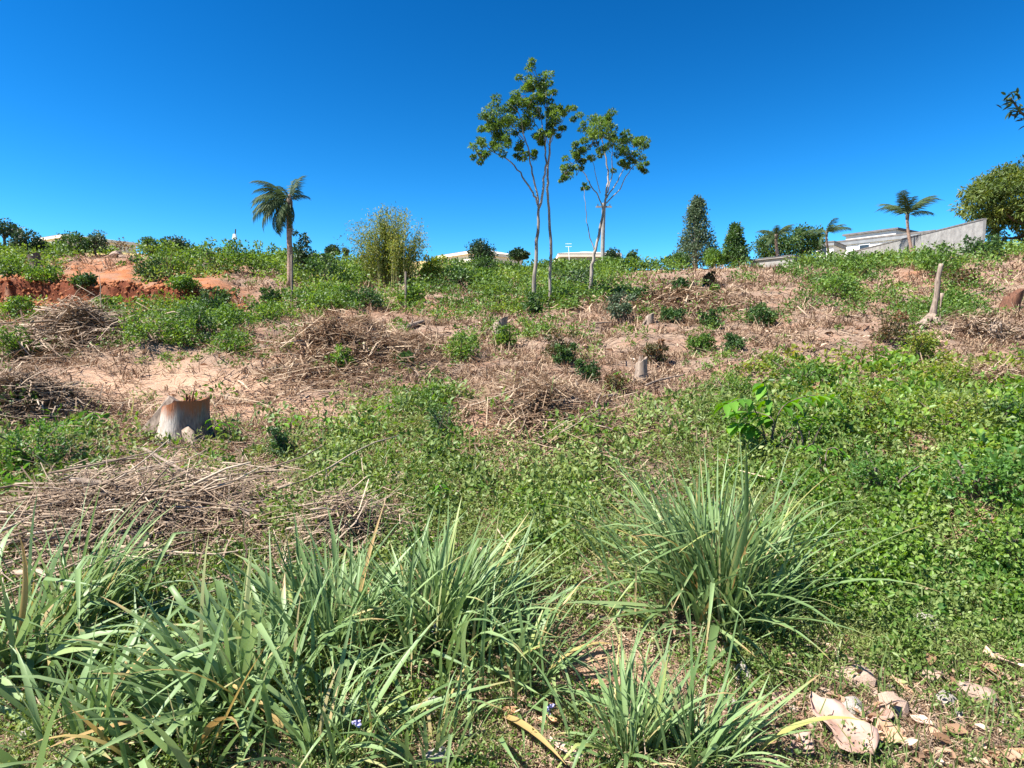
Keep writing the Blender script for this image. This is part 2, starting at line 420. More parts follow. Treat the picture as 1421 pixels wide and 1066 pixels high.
# ------------------------------------------------------------------ mesh building
def link(name, me, parent=None, loc=None):
    o = bpy.data.objects.new(name, me); COL.objects.link(o)
    if parent: o.parent = parent
    if loc is not None: o.location = loc
    return o
def tag(o, label=None, cat=None, group=None, kind=None):
    if label: o["label"] = label
    if cat: o["category"] = cat
    if group: o["group"] = group
    if kind: o["kind"] = kind
    return o
def thing(name, loc, label, cat, group=None, rz=0):
    o = link(name, None, None, loc); o.rotation_euler = (0, 0, rz); o.empty_display_size = .1
    return tag(o, label, cat, group)
def np_mesh(name, V, faces, m, rnd=None, smooth=False):
    """V (n,3); faces (k,s) all of one size"""
    me = bpy.data.meshes.new(name)
    V = np.ascontiguousarray(V, np.float32); faces = np.ascontiguousarray(faces, np.int32)
    k, s = faces.shape
    me.vertices.add(len(V)); me.vertices.foreach_set("co", V.ravel())
    me.loops.add(k * s); me.loops.foreach_set("vertex_index", faces.ravel())
    me.polygons.add(k); me.polygons.foreach_set("loop_start", np.arange(0, k * s, s, dtype=np.int32))
    me.polygons.foreach_set("loop_total", np.full(k, s, np.int32))
    if smooth: me.polygons.foreach_set("use_smooth", np.ones(k, bool))
    me.update(calc_edges=True)
    if rnd is not None:
        a = me.attributes.new("rnd", 'FLOAT', 'POINT'); a.data.foreach_set("value", np.ascontiguousarray(rnd, np.float32))
    me.materials.append(m)
    return me

def unit(v):
    return v / np.maximum(np.linalg.norm(v, axis=-1, keepdims=True), 1e-9)

def leaves(P, D, N, L, W, fold=0.25, simple=False):
    """leaf blades: base point P, direction D, upper side N, length, width -> verts, quads"""
    n = len(P); D = unit(D); Sd = unit(np.cross(D, N)); Nn = np.cross(Sd, D)
    L = np.broadcast_to(L, n)[:, None]; W = np.broadcast_to(W, n)[:, None]
    def q(a, b, c): return P + D * L * a + Sd * W * b + Nn * W * c
    if simple:
        V = np.stack([q(0, 0, 0), q(.45, .5, fold), q(1, 0, -.1), q(.45, -.5, fold)], 1)
        i = np.arange(n)[:, None] * 4
        f = np.concatenate([i + np.array([[0, 2, 1]]), i + np.array([[0, 3, 2]])], 0)
        return V.reshape(-1, 3), f, 4
    V = np.stack([q(0, 0, 0), q(.28, .46, fold), q(.68, .36, fold * .8), q(1, 0, -.15), q(.68, -.36, fold * .8), q(.28, -.46, fold)], 1)
    i = np.arange(n)[:, None] * 6
    f = np.concatenate([i + np.array([[0, 3, 2, 1]]), i + np.array([[0, 5, 4, 3]])], 0)
    return V.reshape(-1, 3), f, 6

def rand_dirs(n):
    return unit(RNG.normal(size=(n, 3)))

def lump_leaves(C, Rd, n_per, leaf, flat=.7, up=.6, out=.8, simple=True, aspect=.55, fold=.25, droop=0.0, half=False):
    """leaf clusters round centres C with radii Rd"""
    C = np.asarray(C, float); Rd = np.asarray(Rd, float); leaf = np.broadcast_to(leaf, len(C))
    idx = np.repeat(np.arange(len(C)), n_per)
    d = rand_dirs(len(idx))
    if half: d[:, 2] = np.abs(d[:, 2])
    r = RNG.uniform(.25, 1, len(idx)) ** .6
    off = d * r[:, None] * Rd[idx][:, None]; off[:, 2] *= flat
    P = C[idx] + off
    D = d * out + rand_dirs(len(idx)) * .9; D[:, 2] -= droop
    N = rand_dirs(len(idx)) * .75; N[:, 2] += up; N += d * .3
    L = leaf[idx] * RNG.uniform(.6, 1.35, len(idx))
    V, f, k = leaves(P, D, N, L, L * aspect, fold, simple)
    rc = RNG.uniform(0, 1, len(C))[idx]
    rnd = np.clip(.42 * RNG.uniform(0, 1, len(idx)) + .58 * rc, 0, 1)
    return V, f, np.repeat(rnd, k)

def merge(parts):
    V, Fc, Rn, o = [], [], [], 0
    for v, f, r in parts:
        V.append(v); Fc.append(f + o); Rn.append(r); o += len(v)
    return np.concatenate(V), np.concatenate(Fc), np.concatenate(Rn)

def strands(P, A, T, L, W, bend=.15):
    """flat curved strips lying at P, azimuth A, tilt T"""
    n = len(P)
    D = np.stack([np.cos(A) * np.cos(T), np.sin(A) * np.cos(T), np.sin(T)], 1)
    Sd = np.stack([-np.sin(A), np.cos(A), np.zeros(n)], 1)
    Sd = unit(Sd + rand_dirs(n) * .5)
    b = RNG.normal(0, bend, n)[:, None]
    L = np.broadcast_to(L, n)[:, None]; W = np.broadcast_to(W, n)[:, None]
    side = np.cross(D, rand_dirs(n))
    p0, p1, p2 = P - D * L / 2, P + side * b * L, P + D * L / 2
    V = np.stack([p0 - Sd * W / 2, p0 + Sd * W / 2, p1 - Sd * W / 2, p1 + Sd * W / 2, p2 - Sd * W * .25, p2 + Sd * W * .25], 1).reshape(-1, 3)
    i = np.arange(n)[:, None] * 6
    f = np.concatenate([i + np.array([[0, 1, 3, 2]]), i + np.array([[2, 3, 5, 4]])], 0)
    return V, f, np.repeat(RNG.uniform(0, 1, n), 6)

class MB:
    def __init__(s): s.v, s.f = [], []
    def box(s, c, size, rz=0.0, taper=1.0):
        x, y, z = [q / 2 for q in size]; o = len(s.v); cr, sr = math.cos(rz), math.sin(rz)
        for dz in (-z, z):
            k = taper if dz > 0 else 1
            for dx, dy in ((-x, -y), (x, -y), (x, y), (-x, y)):
                s.v.append((c[0] + (dx * cr - dy * sr) * k, c[1] + (dx * sr + dy * cr) * k, c[2] + dz))
        s.f += [tuple(o + i for i in q) for q in ((0, 3, 2, 1), (4, 5, 6, 7), (0, 1, 5, 4), (1, 2, 6, 5), (2, 3, 7, 6), (3, 0, 4, 7))]
        return s
    def tube(s, pts, rad, n=6, jit=0.0, cap=True):
        pts = [Vector(p) for p in pts]; o = len(s.v)
        ref = Vector((1, 0, 0))
        for i, p in enumerate(pts):
            t = (pts[min(i + 1, len(pts) - 1)] - pts[max(i - 1, 0)]).normalized()
            if abs(t.dot(ref)) > .9: ref = Vector((0, 1, 0)) if abs(t.y) < .9 else Vector((0, 0, 1))
            a = (ref - t * t.dot(ref)).normalized(); b = t.cross(a)
            for k in range(n):
                g = 2 * math.pi * k / n; r = rad[i] * (1 + random.uniform(-jit, jit))
                s.v.append(tuple(p + a * math.cos(g) * r + b * math.sin(g) * r))
        for i in range(len(pts) - 1):
            for k in range(n):
                s.f.append((o + i * n + k, o + i * n + (k + 1) % n, o + (i + 1) * n + (k + 1) % n, o + (i + 1) * n + k))
        if cap:
            s.f.append(tuple(o + k for k in reversed(range(n))))
            s.f.append(tuple(o + (len(pts) - 1) * n + k for k in range(n)))
        return s
    def prism(s, poly, z0, z1):
        o = len(s.v); n = len(poly)
        for p in poly: s.v.append((p[0], p[1], z0))
        for p in poly: s.v.append((p[0], p[1], z1))
        s.f.append(tuple(o + k for k in reversed(range(n)))); s.f.append(tuple(o + n + k for k in range(n)))
        for k in range(n): s.f.append((o + k, o + (k + 1) % n, o + n + (k + 1) % n, o + n + k))
        return s
    def mesh(s, name, m, smooth=False, off=None):
        me = bpy.data.meshes.new(name)
        v = s.v if off is None else [(a[0] - off[0], a[1] - off[1], a[2] - off[2]) for a in s.v]
        me.from_pydata(v, [], s.f); me.materials.append(m)
        if smooth: me.polygons.foreach_set("use_smooth", [True] * len(me.polygons))
        return me
    def build(s, name, m, parent=None, smooth=False, loc=None, off=None):
        return link(name, s.mesh(name, m, smooth, off), parent, loc)

def smooth_path(pts, n=4):
    pts = [Vector(p) for p in pts]; out = []
    for i in range(len(pts) - 1):
        p0 = pts[max(i - 1, 0)]; p1 = pts[i]; p2 = pts[i + 1]; p3 = pts[min(i + 2, len(pts) - 1)]
        for k in range(n):
            t = k / n
            out.append(.5 * ((2 * p1) + (p2 - p0) * t + (2 * p0 - 5 * p1 + 4 * p2 - p3) * t * t + (3 * p1 - p0 - 3 * p2 + p3) * t ** 3))
    out.append(pts[-1]); return out

# ------------------------------------------------------------------ the ground
def build_ground():
    u = np.concatenate([np.linspace(-2.3, -1.0, 40, endpoint=False), np.linspace(-1.0, 1.0, 380, endpoint=False), np.linspace(1.0, 2.3, 41)])
    y = np.concatenate([np.linspace(-6, 1.2, 16, endpoint=False), np.exp(np.linspace(math.log(1.2), math.log(22.4), 245, endpoint=False)), np.linspace(22.4, 26.6, 80, endpoint=False), np.exp(np.linspace(math.log(26.6), math.log(320), 180))])
    U, Y = np.meshgrid(u, y)
    X = U * np.maximum(Y, 4.0) * np.where(Y > 60, 1 + (Y - 60) / 200, 1)
    Zm = Zg(X, Y); c, r = survey(X, Y, Zm)
    n1 = vnoise(X * .6, Y * .5, 31); n2 = vnoise(X * 2.1, Y * 1.9, 32)
    cw = c + 30 * n1 + 12 * n2; rw = r + 6 * n1 + 4 * n2
    org = (1 - sm(300, 370, cw)) * sm(352, 372, rw) * (1 - sm(438, 454, rw))
    org = np.maximum(org, .8 * np.exp(-((cw - 600) / 30) ** 2 - ((rw - 425) / 7) ** 2))
    org = np.maximum(org, .55 * np.exp(-((cw - 545) / 26) ** 2 - ((rw - 668) / 12) ** 2))
    org = np.maximum(org, .6 * np.exp(-((cw - 300) / 45) ** 2 - ((rw - 562) / 8) ** 2))
    org = np.maximum(org, .45 * np.exp(-((cw - 540) / 110) ** 2 - ((rw - 432) / 8) ** 2))
    org = np.maximum(org, .5 * np.exp(-((cw - 1290) / 40) ** 2 - ((rw - 385) / 14) ** 2))
    org = np.maximum(org, .45 * np.exp(-((cw - 760) / 120) ** 2 - ((rw - 600) / 9) ** 2))
    org = org * np.clip(.72 + .5 * n2, 0, 1); org[Y < 1.5] = 0
    pth = np.exp(-((cw - 230) / 190) ** 2 - ((rw - 535) / 32) ** 2)
    pth = np.maximum(pth, np.exp(-((cw - 380) / 120) ** 2 - ((rw - 575) / 24) ** 2))
    pth = np.maximum(pth, np.exp(-((cw - 830) / 120) ** 2 - ((rw - 930) / 62) ** 2))
    pth = np.maximum(pth, .7 * np.exp(-((cw - 740) / 120) ** 2 - ((rw - 602) / 16) ** 2))
    pth = np.maximum(pth, .6 * np.exp(-((cw - 1260) / 130) ** 2 - ((rw - 1010) / 60) ** 2))
    pth = np.clip(pth * 1.25, 0, 1)
    fld = sm(44, 50, Y) * 1.0
    dyb = Y - bank_line(c); cut = (1 - sm(290, 360, c)) * np.clip(.95 + .7 * vnoise(c * .06, Y * 2.5, 15), .25, 1) * sm(-.12, .0, dyb + .1 * n2) * (1 - sm(.3, .5, dyb + .1 * n1))  # bank face mask for red soil and its painted shade
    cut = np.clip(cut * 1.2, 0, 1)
    nu, ny = len(u), len(y)
    V = np.stack([X, Y, Zm], -1).reshape(-1, 3)
    i = (np.arange(ny - 1)[:, None] * nu + np.arange(nu - 1)[None, :]).ravel()
    f = np.stack([i, i + 1, i + nu + 1, i + nu], 1)
    me = np_mesh("ground", V, f, MT['ground'], smooth=True)
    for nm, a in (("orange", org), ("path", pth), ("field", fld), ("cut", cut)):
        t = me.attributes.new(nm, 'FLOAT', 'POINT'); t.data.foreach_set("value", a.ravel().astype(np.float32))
    o = link("ground", me); tag(o, kind="structure", label="sloping hillside of dry litter, weeds and orange bare soil")
build_ground()

# ------------------------------------------------------------------ buildings, wall, posts on the ridge
def quad_house(pl, pr, depth, z0, z1):
    a = Vector((pl[0], pl[1])); b = Vector((pr[0], pr[1])); d = (b - a).normalized(); n = Vector((-d.y, d.x))
    return [a, b, b + n * depth, a + n * depth], d, n
def inset(poly, k):
    c = sum(poly, Vector((0, 0))) / 4
    return [c + (p - c) + (p - c).normalized() * k for p in poly]
def house(label, pl, pr, depth, z0, z1, wall, roof_m, roof='hip', roof_h=1.0, over=.5, windows=(), group=None, fascia=.22, fascia_m=None):
    base = (Vector(pl) + Vector(pr)) / 2; base.z = z0
    t = thing("house", base, label, "house", group)
    poly, d, n = quad_house(pl, pr, depth, z0, z1)
    m = MB().prism([tuple(p) for p in poly], z0, z1); m.build("wall", wall, t, off=base)
    fp = inset(poly, over)
    MB().prism([tuple(p) for p in fp], z1 + .003, z1 + fascia).build("fascia", fascia_m or wall, t, off=base)
    q = MB(); top = inset(poly, over + .04)
    if roof == 'hip':
        c0 = (fp[0] + fp[3]) / 2 + d * depth * .45; c1 = (fp[1] + fp[2]) / 2 - d * depth * .45
        zb = z1 + fascia + .003
        q.v = [(*p, zb) for p in top] + [(*c0, zb + roof_h), (*c1, zb + roof_h)]
        q.f = [(0, 1, 5, 4), (1, 2, 5), (2, 3, 4, 5), (3, 0, 4), (3, 2, 1, 0)]
    else:
        q.prism([tuple(p) for p in top], z1 + fascia + .003, z1 + fascia + roof_h)
    q.build("roof", roof_m, t, off=base)
    ln = (Vector(pr).xy - Vector(pl).xy).length; rz = math.atan2(d.y, d.x)
    for (f0, f1, h0, h1) in windows:
        c = poly[0] + d * ln * (f0 + f1) / 2 - n * .02
        wd = ln * (f1 - f0); zc = z0 + (h0 + h1) / 2
        fr = MB().box((c.x, c.y, zc), (wd + .16, .08, h1 - h0 + .16), rz).build("window", MT['white_wall'], t, off=base)
        c2 = c - n * .045
        MB().box((c2.x, c2.y, zc), (wd, .03, h1 - h0), rz).build("pane", MT['dark_glass'], fr, off=base)
    return t

def xy(px, Y): return Vector(((px - CX) / F * Y, Y, 0))
def zrow(row, Y): return EYE + float(row_slope(row)) * Y
# right-hand house behind the wall
z_e = zrow(318, 56) - .48
h = house("white house with stepped grey roofs behind the sloping concrete wall", xy(1152, 63), xy(1284, 56), 7, zrow(372, 56), z_e - .1, MT['white_wall'], MT['roof_grey'], 'flat', .16, .25,
          windows=((.28, .38, 2.0, 2.7),), fascia=.32, fascia_m=MT['grey_wall'])
b = h.location
m = MB(); P0, P1 = xy(1166, 64.5), xy(1234, 60.5)
poly, d, n = quad_house(P0, P1, 4.5, 0, 0)
m.prism([tuple(p) for p in poly], z_e + .485, z_e + 1.15); m.build("upper_storey", MT['cream_wall'], h, off=b)
MB().prism([tuple(p) for p in inset(poly, .35)], z_e + 1.153, z_e + 1.33).build("upper_roof", MT['roof_grey'], h, off=b)
MB().box((xy(1273, 55.6).x, 55.6, z_e - 1.2), (.35, .35, 2.2), 0).build("column", MT['cream_wall'], h, off=b)
house("low white annex with a dark doorway beside the two small palms", xy(1126, 58), xy(1150, 57), 4, zrow(372, 58), zrow(343, 58), MT['white_wall'], MT['roof_grey'], 'flat', .12, .2,
      windows=((.35, .6, .9, 1.9),), fascia=.3, fascia_m=MT['grey_wall'])
house("small grey stone outbuilding with a low roof on the ridge", xy(1037, 50), xy(1096, 47), 4, zrow(378, 48), zrow(358.5, 48), MT['concrete'], MT['roof_grey'], 'hip', .35, .2, fascia=.1, fascia_m=MT['concrete'])
house("low house with pale roof edge behind the forked tall tree", xy(777, 62), xy(856, 62), 8, zrow(378, 62), zrow(357, 62), MT['grey_wall'], MT['roof_light'], 'hip', .7, .45, windows=((.3, .6, .35, 1.0),), fascia=.35, fascia_m=MT['cream_wall'])
house("white house half hidden right of the bamboo clump", xy(612, 66), xy(654, 62), 7, zrow(374, 64), zrow(356, 64), MT['cream_wall'], MT['roof_light'], 'hip', .8, .4, windows=((.35, .6, .2, .8),), fascia=.3, fascia_m=MT['cream_wall'])
house("pale roofed house behind the bushes at the far left of the ridge", xy(62, 66), xy(100, 63), 7, zrow(352, 64), zrow(332, 64), MT['cream_wall'], MT['roof_light'], 'hip', .45, .4, windows=((.2, .35, .8, 1.5),), fascia=.3, fascia_m=MT['cream_wall'])

# sloping wall: panels between piers, coping on top
def ridge_wall():
    A = pt(1176, 352, 56); B = pt(1367, 305, 36.5)
    base = B.copy(); base.z = float(Zg(B.x, B.y))
    t = thing("concrete_wall", base, "long grey concrete wall stepping up to the large drooping tree", "wall")
    N = 9; d = (B - A); rz = math.atan2(d.y, d.x); L = d.xy.length / N
    for i in range(N):
        a = A + d * (i / N); c = A + d * ((i + 1) / N); mid = (a + c) / 2
        zb = float(Zg(mid.x, mid.y)) - .6
        m = MB(); o = Vector((-math.sin(rz), math.cos(rz), 0)) * .08
        e = (c - a).normalized() * .01
        pts = [a + e, c - e]
        vs = []
        for s in (-1, 1):
            for p in pts:
                q = p + o * s
                vs += [(q.x, q.y, zb), (q.x, q.y, p.z)]
        m.v = vs; m.f = [(0, 2, 3, 1), (4, 5, 7, 6), (0, 1, 5, 4), (2, 6, 7, 3), (1, 3, 7, 5), (0, 4, 6, 2)]
        m.build("panel", MT['concrete'], t, off=base)
        m = MB(); vs = []
        for s in (-1.35, 1.35):
            for p in pts:
                q = p + o * s
                vs += [(q.x, q.y, p.z + .003), (q.x, q.y, p.z + .09)]
        m.v = vs; m.f = [(0, 2, 3, 1), (4, 5, 7, 6), (0, 1, 5, 4), (2, 6, 7, 3), (1, 3, 7, 5), (0, 4, 6, 2)]
        m.build("coping", MT['coping'], t, off=base)
ridge_wall()

# posts
def post(name, px, row_b, row_t, wpx, m, label, lean=0.0, Y=None, extra=None):
    p = at(px, row_b) if Y is None else ground_pt(px, Y)
    top = pt(px + lean, row_t, p.y); r = wpx * p.y / F / 2
    t = thing(name, p, label, "post")
    d = top - p
    MB().tube([(0, 0, -.2), d * .5, d], [r * 1.05, r, r * .95], 8, .05).build("shaft", m, t)
    return t, d, r
t, d, r = post("wooden_post", 405, 428, 354, 3.4, MT['dead_wood'], "slim pale post standing before the palm trunk")
MB().tube([d - Vector((0, 0, .02)), d + Vector((0, 0, .03))], [r * 1.02, r * .6], 8).build("cap", MT['bark_dark'], t)
t, d, r = post("wooden_post", 563, 428, 377, 3, MT['dead_wood'], "bare fence post in front of the bamboo clump")
MB().tube([d * .8 - Vector((r * 1.3, 0, 0)), d * .8 + Vector((r * 1.3, 0, 0))], [r * .2, r * .2], 5).build("staple", MT['metal_dark'], t)
t, d, r = post("utility_pole", 834, 372, 282, 5.5, MT['concrete'], "white concrete utility pole behind the forked tall tree", 4, Y=52)
MB().box((d.x, d.y, d.z - .3), (1.3, .12, .12)).build("crossarm", MT['concrete'], t)
for k in (-.5, 0, .5):
    MB().tube([(d.x + k, d.y, d.z - .24), (d.x + k, d.y, d.z - .05)], [.05, .03], 6).build("insulator", MT['metal_dark'], t)
p = ground_pt(327, 46); tp = pt(327, 318, 46) - p
t = thing("street_lamp", p, "thin street lamp with white head on the ridge left of the palm", "lamp")
MB().tube([(0, 0, -.2), tp], [.07, .045], 6).build("pole", MT['metal_dark'], t)
MB().box((tp.x - .1, 0, tp.z * .78), (.3, .25, .38), 0, .6).build("lamp_head", MT['white_plastic'], t)
MB().tube([(tp.x + .1, 0, tp.z * .5), (tp.x - .15, 0, tp.z * .72)], [.05, .04], 6).build("bracket", MT['metal_dark'], t)
p = ground_pt(790, 60); tp = pt(789, 342, 60) - p
t = thing("antenna", p, "thin white antenna mast on the low house", "antenna")
MB().tube([(0, 0, 0), tp], [.05, .03], 5).build("mast", MT['white_plastic'], t)
for k in (.8, .9): MB().tube([(tp.x - .3, 0, tp.z * k + .5), (tp.x + .3, 0, tp.z * k + .5)], [.02, .02], 4).build("element", MT['white_plastic'], t)

# ------------------------------------------------------------------ trees
def foliage(name, clusters, n_per, leaf, m, parent, origin, **kw):
    C = np.array([c[0] for c in clusters], float); Rd = np.array([c[1] for c in clusters], float)
    V, f, rn = lump_leaves(C, Rd, n_per, leaf, **kw)
    V = V - np.array(origin)[None, :]
    o = link(name, np_mesh(name, V, f, m, rn), parent)
    return o

def tall_tree(label, Y, trunk, limbs, tufts, r0, jy=.8):
    r0 *= .74
    base = pt(*trunk[0], Y); base.z = float(Zg(base.x, Y)) - .05
    t = thing("tall_tree", base, label, "tree", "tall slender trees left standing on the slope")
    pts = [pt(a, b, Y) for a, b in trunk]; pts[0] = base
    pts = [p + Vector((0, 0, 0)) for p in smooth_path(pts)]
    pts = [p + Vector((random.uniform(-.03, .03), random.uniform(-.05, .05), 0)) for p in pts]
    n = len(pts); rad = [r0 * (1.25 if i == 0 else 1) * (1 - .5 * i / (n - 1)) for i in range(n)]
    MB().tube([p - base for p in pts], rad, 8, .08).build("trunk", MT['bark_tall'], t, True)
    for (path, ra) in limbs:
        oy = random.uniform(-jy, jy)
        q = [pt(a, b, Y) + Vector((0, oy * i / max(1, len(path) - 1), 0)) for i, (a, b) in enumerate(path)]
        q = smooth_path(q); k = len(q)
        q = [p + Vector((random.uniform(-.03, .03), random.uniform(-.05, .05), random.uniform(-.02, .02))) for p in q]
        MB().tube([p - base for p in q], [ra * .52 * (1 - .72 * i / (k - 1)) for i in range(k)], 6, .06).build("limb", MT['bark_tall'], t, True)
    s = Y / F; cl = []; tw = MB()
    for (a, b, r) in tufts:
        c = pt(a, b, Y + random.uniform(-jy, jy))
        for _ in range(max(3, int(r * .55))):
            g = Vector((random.gauss(0, 1), random.gauss(0, 1), random.gauss(0, .8))) * r * s * .70
            cl.append((tuple(c + g), r * s * random.uniform(.32, .58)))
            if random.random() < .5:
                lp = c + g
                tw.tube([c + Vector((0, 0, -r * s * .8)) - base, lp - base], [.018, .007], 3, cap=False)
    tag(tw.build("twigs", MT['bark_dark'], t), kind='stuff')
    foliage("crown", cl, 135, .095, MT['tree'], t, base, flat=.6, up=.9, aspect=.42, half=False)
    return t
tall_tree("tallest slender pale tree with lopsided crown, left of the pair", 24,
  [(740, 434), (742, 385), (745, 335), (748, 288)],
  [([(748, 290), (743, 275), (735, 260), (722, 240), (706, 222), (690, 213), (676, 206)], .085),
   ([(748, 290), (743, 262), (737, 236), (733, 214), (727, 194), (722, 172), (712, 158)], .075),
   ([(749, 288), (754, 255), (758, 225), (757, 200), (760, 150), (757, 108)], .095),
   ([(727, 194), (712, 178), (698, 165)], .035), ([(758, 205), (748, 180), (740, 160)], .04), ([(757, 195), (745, 140), (738, 118)], .04)],
  [(666, 208, 12), (679, 198, 11), (664, 216, 7), (697, 200, 12), (690, 170, 16), (700, 156, 16), (715, 165, 17), (712, 146, 14), (700, 182, 14),
   (682, 166, 10), (722, 185, 9), (731, 142, 12), (736, 165, 13), (738, 116, 12), (750, 108, 13), (730, 126, 8), (753, 124, 11), (745, 145, 12),
   (729, 212, 11), (721, 215, 6), (744, 213, 6), (757, 142, 11), (748, 188, 8)], .125)
tall_tree("thin single-stemmed tree right beside the tallest tree", 24.6,
  [(761, 430), (764, 370), (763, 302), (760, 262), (761, 232), (764, 195), (769, 170)],
  [([(764, 200), (772, 182), (782, 165), (788, 152)], .03), ([(766, 190), (762, 168), (763, 150)], .03), ([(763, 205), (756, 192), (750, 188)], .025)],
  [(772, 165, 14), (786, 156, 9), (780, 176, 9), (767, 180, 9), (764, 146, 10), (775, 150, 7), (752, 191, 7)], .085)
tall_tree("pale forked tree with spreading crown, right of the pair", 27,
  [(817, 416), (820, 385), (823, 362), (827, 342), (833, 318), (838, 290), (841, 270)],
  [([(825, 350), (817, 322), (813, 290), (811, 260)], .05),
   ([(841, 272), (844, 245), (840, 212), (835, 190), (834, 168)], .08),
   ([(837, 295), (830, 272), (820, 256), (811, 240), (800, 226), (786, 238)], .06),
   ([(842, 275), (855, 255), (866, 234), (873, 220)], .06), ([(843, 268), (850, 238), (849, 212), (852, 195)], .05),
   ([(841, 282), (860, 262), (872, 240), (888, 222), (894, 230)], .05), ([(833, 268), (824, 240), (820, 215)], .035), ([(866, 234), (878, 212), (884, 200)], .03)],
  [(815, 171, 10), (832, 166, 13), (845, 164, 7), (828, 185, 17), (845, 180, 15), (820, 196, 10), (850, 195, 13), (865, 190, 12), (880, 195, 12),
   (890, 201, 9), (895, 231, 6), (885, 215, 13), (870, 210, 11), (864, 225, 9), (879, 228, 9), (805, 205, 10), (815, 215, 10), (795, 220, 9),
   (785, 235, 11), (780, 246, 6), (800, 237, 8), (811, 219, 7), (811, 259, 5), (836, 210, 7)], .115)

def ridge_tree(px, Y, row_t, wpx, label, leafm, shape='round', trunk_frac=.3, leaf=None, dens=1.0, r=.12, bark='bark_dark', name="tree", n_per=40, lift=0.0, cat="tree", group=None):
    base = ground_pt(px, Y); base.z -= .1
    top = pt(px, row_t, Y); H = top.z - base.z; Wd = wpx * Y / F / 2
    t = thing(name, base, label, cat, group)
    th = H * (trunk_frac + .25)
    pts = [Vector((0, 0, 0)), Vector((random.uniform(-.1, .1), 0, th * .5)), Vector((random.uniform(-.12, .12), 0, th))]
    if shape == 'column': pts.append(Vector((0, 0, H * .93)))
    MB().tube(pts, [r * 1.3, r, r * .7] + ([r * .2] if shape == 'column' else []), 7, .08).build("trunk", MT[bark], t, True)
    cl = []; nb = int(34 * dens); lm = MB()
    z0 = H * trunk_frac
    for i in range(nb):
        if shape == 'column':
            f = random.random(); zz = z0 + (H - z0) * f
            rr = Wd * (1 - f) ** .75 * .95 if f > .15 else Wd * (.6 + 2.3 * f)
            a = random.uniform(0, 2 * math.pi); q = rr * math.sqrt(random.uniform(.15, 1))
            c = Vector((math.cos(a) * q, math.sin(a) * q, zz)); cr = Wd * random.uniform(.22, .36)
        elif shape == 'umbrella':
            a = random.uniform(0, 2 * math.pi); q = Wd * .8 * math.sqrt(random.random())
            c = Vector((math.cos(a) * q, math.sin(a) * q, z0 + (H - z0) * (.35 + .5 * random.random() * (1 - (q / Wd) ** 2)))); cr = Wd * random.uniform(.25, .4)
        else:
            v = Vector((random.gauss(0, 1), random.gauss(0, 1), random.gauss(0, 1))).normalized() * random.uniform(.45, .85)
            c = Vector((v.x * Wd, v.y * Wd, (z0 + H) / 2 + v.z * (H - z0) / 2)); cr = min(Wd, (H - z0) / 2) * random.uniform(.25, .48)
        cl.append((tuple(c), cr))
        if i % 3 == 0:
            st = Vector((0, 0, min(th, c.z) * random.uniform(.6, .95)))
            lm.tube([st, st.lerp(c, .5) + Vector((0, 0, .08)), c], [r * .4, r * .25, r * .1], 4, cap=False)
    lm.build("limbs", MT[bark], t)
    lf = leaf or 3.2 * Y / F
    foliage("crown", cl, n_per, lf, MT[leafm], t, (0, 0, 0), flat=.85, up=.6, aspect=.55)
    return t
ridge_tree(962, 52, 279, 62, "tall pointed grey-green conical tree on the ridge", 'tree_blue', 'column', .12, dens=6, bark='bark_pale', r=.2)
ridge_tree(1015, 50, 314, 44, "smaller conical tree right of the tall pointed one", 'tree_mid', 'column', .15, dens=4.2, r=.14)
ridge_tree(466, 50, 339, 19, "small round dark tree left of the bamboo clump", 'tree_dark', 'umbrella', .42, dens=.9, r=.06)
ridge_tree(483, 52, 344, 8, "tiny wispy grey sapling between small round tree and bamboo", 'tree_blue', 'round', .2, dens=.3, r=.04, cat="sapling")
ridge_tree(719, 50, 344, 28, "clipped round-headed dark tree on the ridge left of the tall pair", 'tree_dark', 'umbrella', .45, dens=1.5, r=.09)
ridge_tree(668, 44, 332, 42, "dark bushy tree right of the half-hidden white house", 'tree_dark', 'round', .35, dens=1.6)
ridge_tree(672, 36, 352, 34, "bright leafy small tree below the dark bushy tree", 'tree_mid', 'round', .25, dens=1.2, bark='bark_pale', r=.08)
ridge_tree(1108, 52, 313, 62, "bright green tree between the two palms by the white annex", 'tree_mid', 'round', .15, dens=3)
ridge_tree(935, 48, 350, 40, "low leafy tree at the foot of the tall conical tree", 'tree_mid', 'round', .1, dens=1.1, r=.07)
ridge_tree(985, 49, 345, 34, "pale green bushy tree between the two conical trees", 'shrub_green', 'round', .1, dens=1.1, r=.07)
ridge_tree(850, 56, 344, 26, "dark round tree in front of the low pale-roofed house", 'tree_dark', 'round', .2, dens=1.0, r=.08)
ridge_tree(876, 50, 346, 18, "small rounded bush-like tree right of the low pale-roofed house", 'tree_mid', 'round', .15, dens=.7, r=.06)
ridge_tree(18, 44, 301, 46, "wind-swept flat-topped tree at the left end of the ridge", 'tree_dark', 'umbrella', .4, dens=1.1, r=.1)
ridge_tree(48, 42, 320, 44, "dark bushy tree beside the wind-swept tree on the left", 'tree_dark', 'round', .2, dens=1.3)
ridge_tree(112, 44, 322, 50, "loose green tree in front of the pale roof on the left", 'tree_mid', 'round', .15, dens=1.2, r=.08)
ridge_tree(142, 45, 322, 36, "grey-leaved tree right of the pale roof on the left", 'tree_blue', 'round', .25, dens=.8, r=.07)
ridge_tree(176, 46, 326, 34, "nearly bare twiggy tree on the left part of the ridge", 'shrub_rust', 'umbrella', .2, dens=.5, r=.06, n_per=7)
ridge_tree(218, 46, 329, 34, "round green bush-tree above the orange bank", 'tree_mid', 'round', .2, dens=.9, r=.07)
ridge_tree(250, 46, 327, 40, "flat dark green tree above the orange bank", 'tree_dark', 'umbrella', .3, dens=1.1, r=.08)

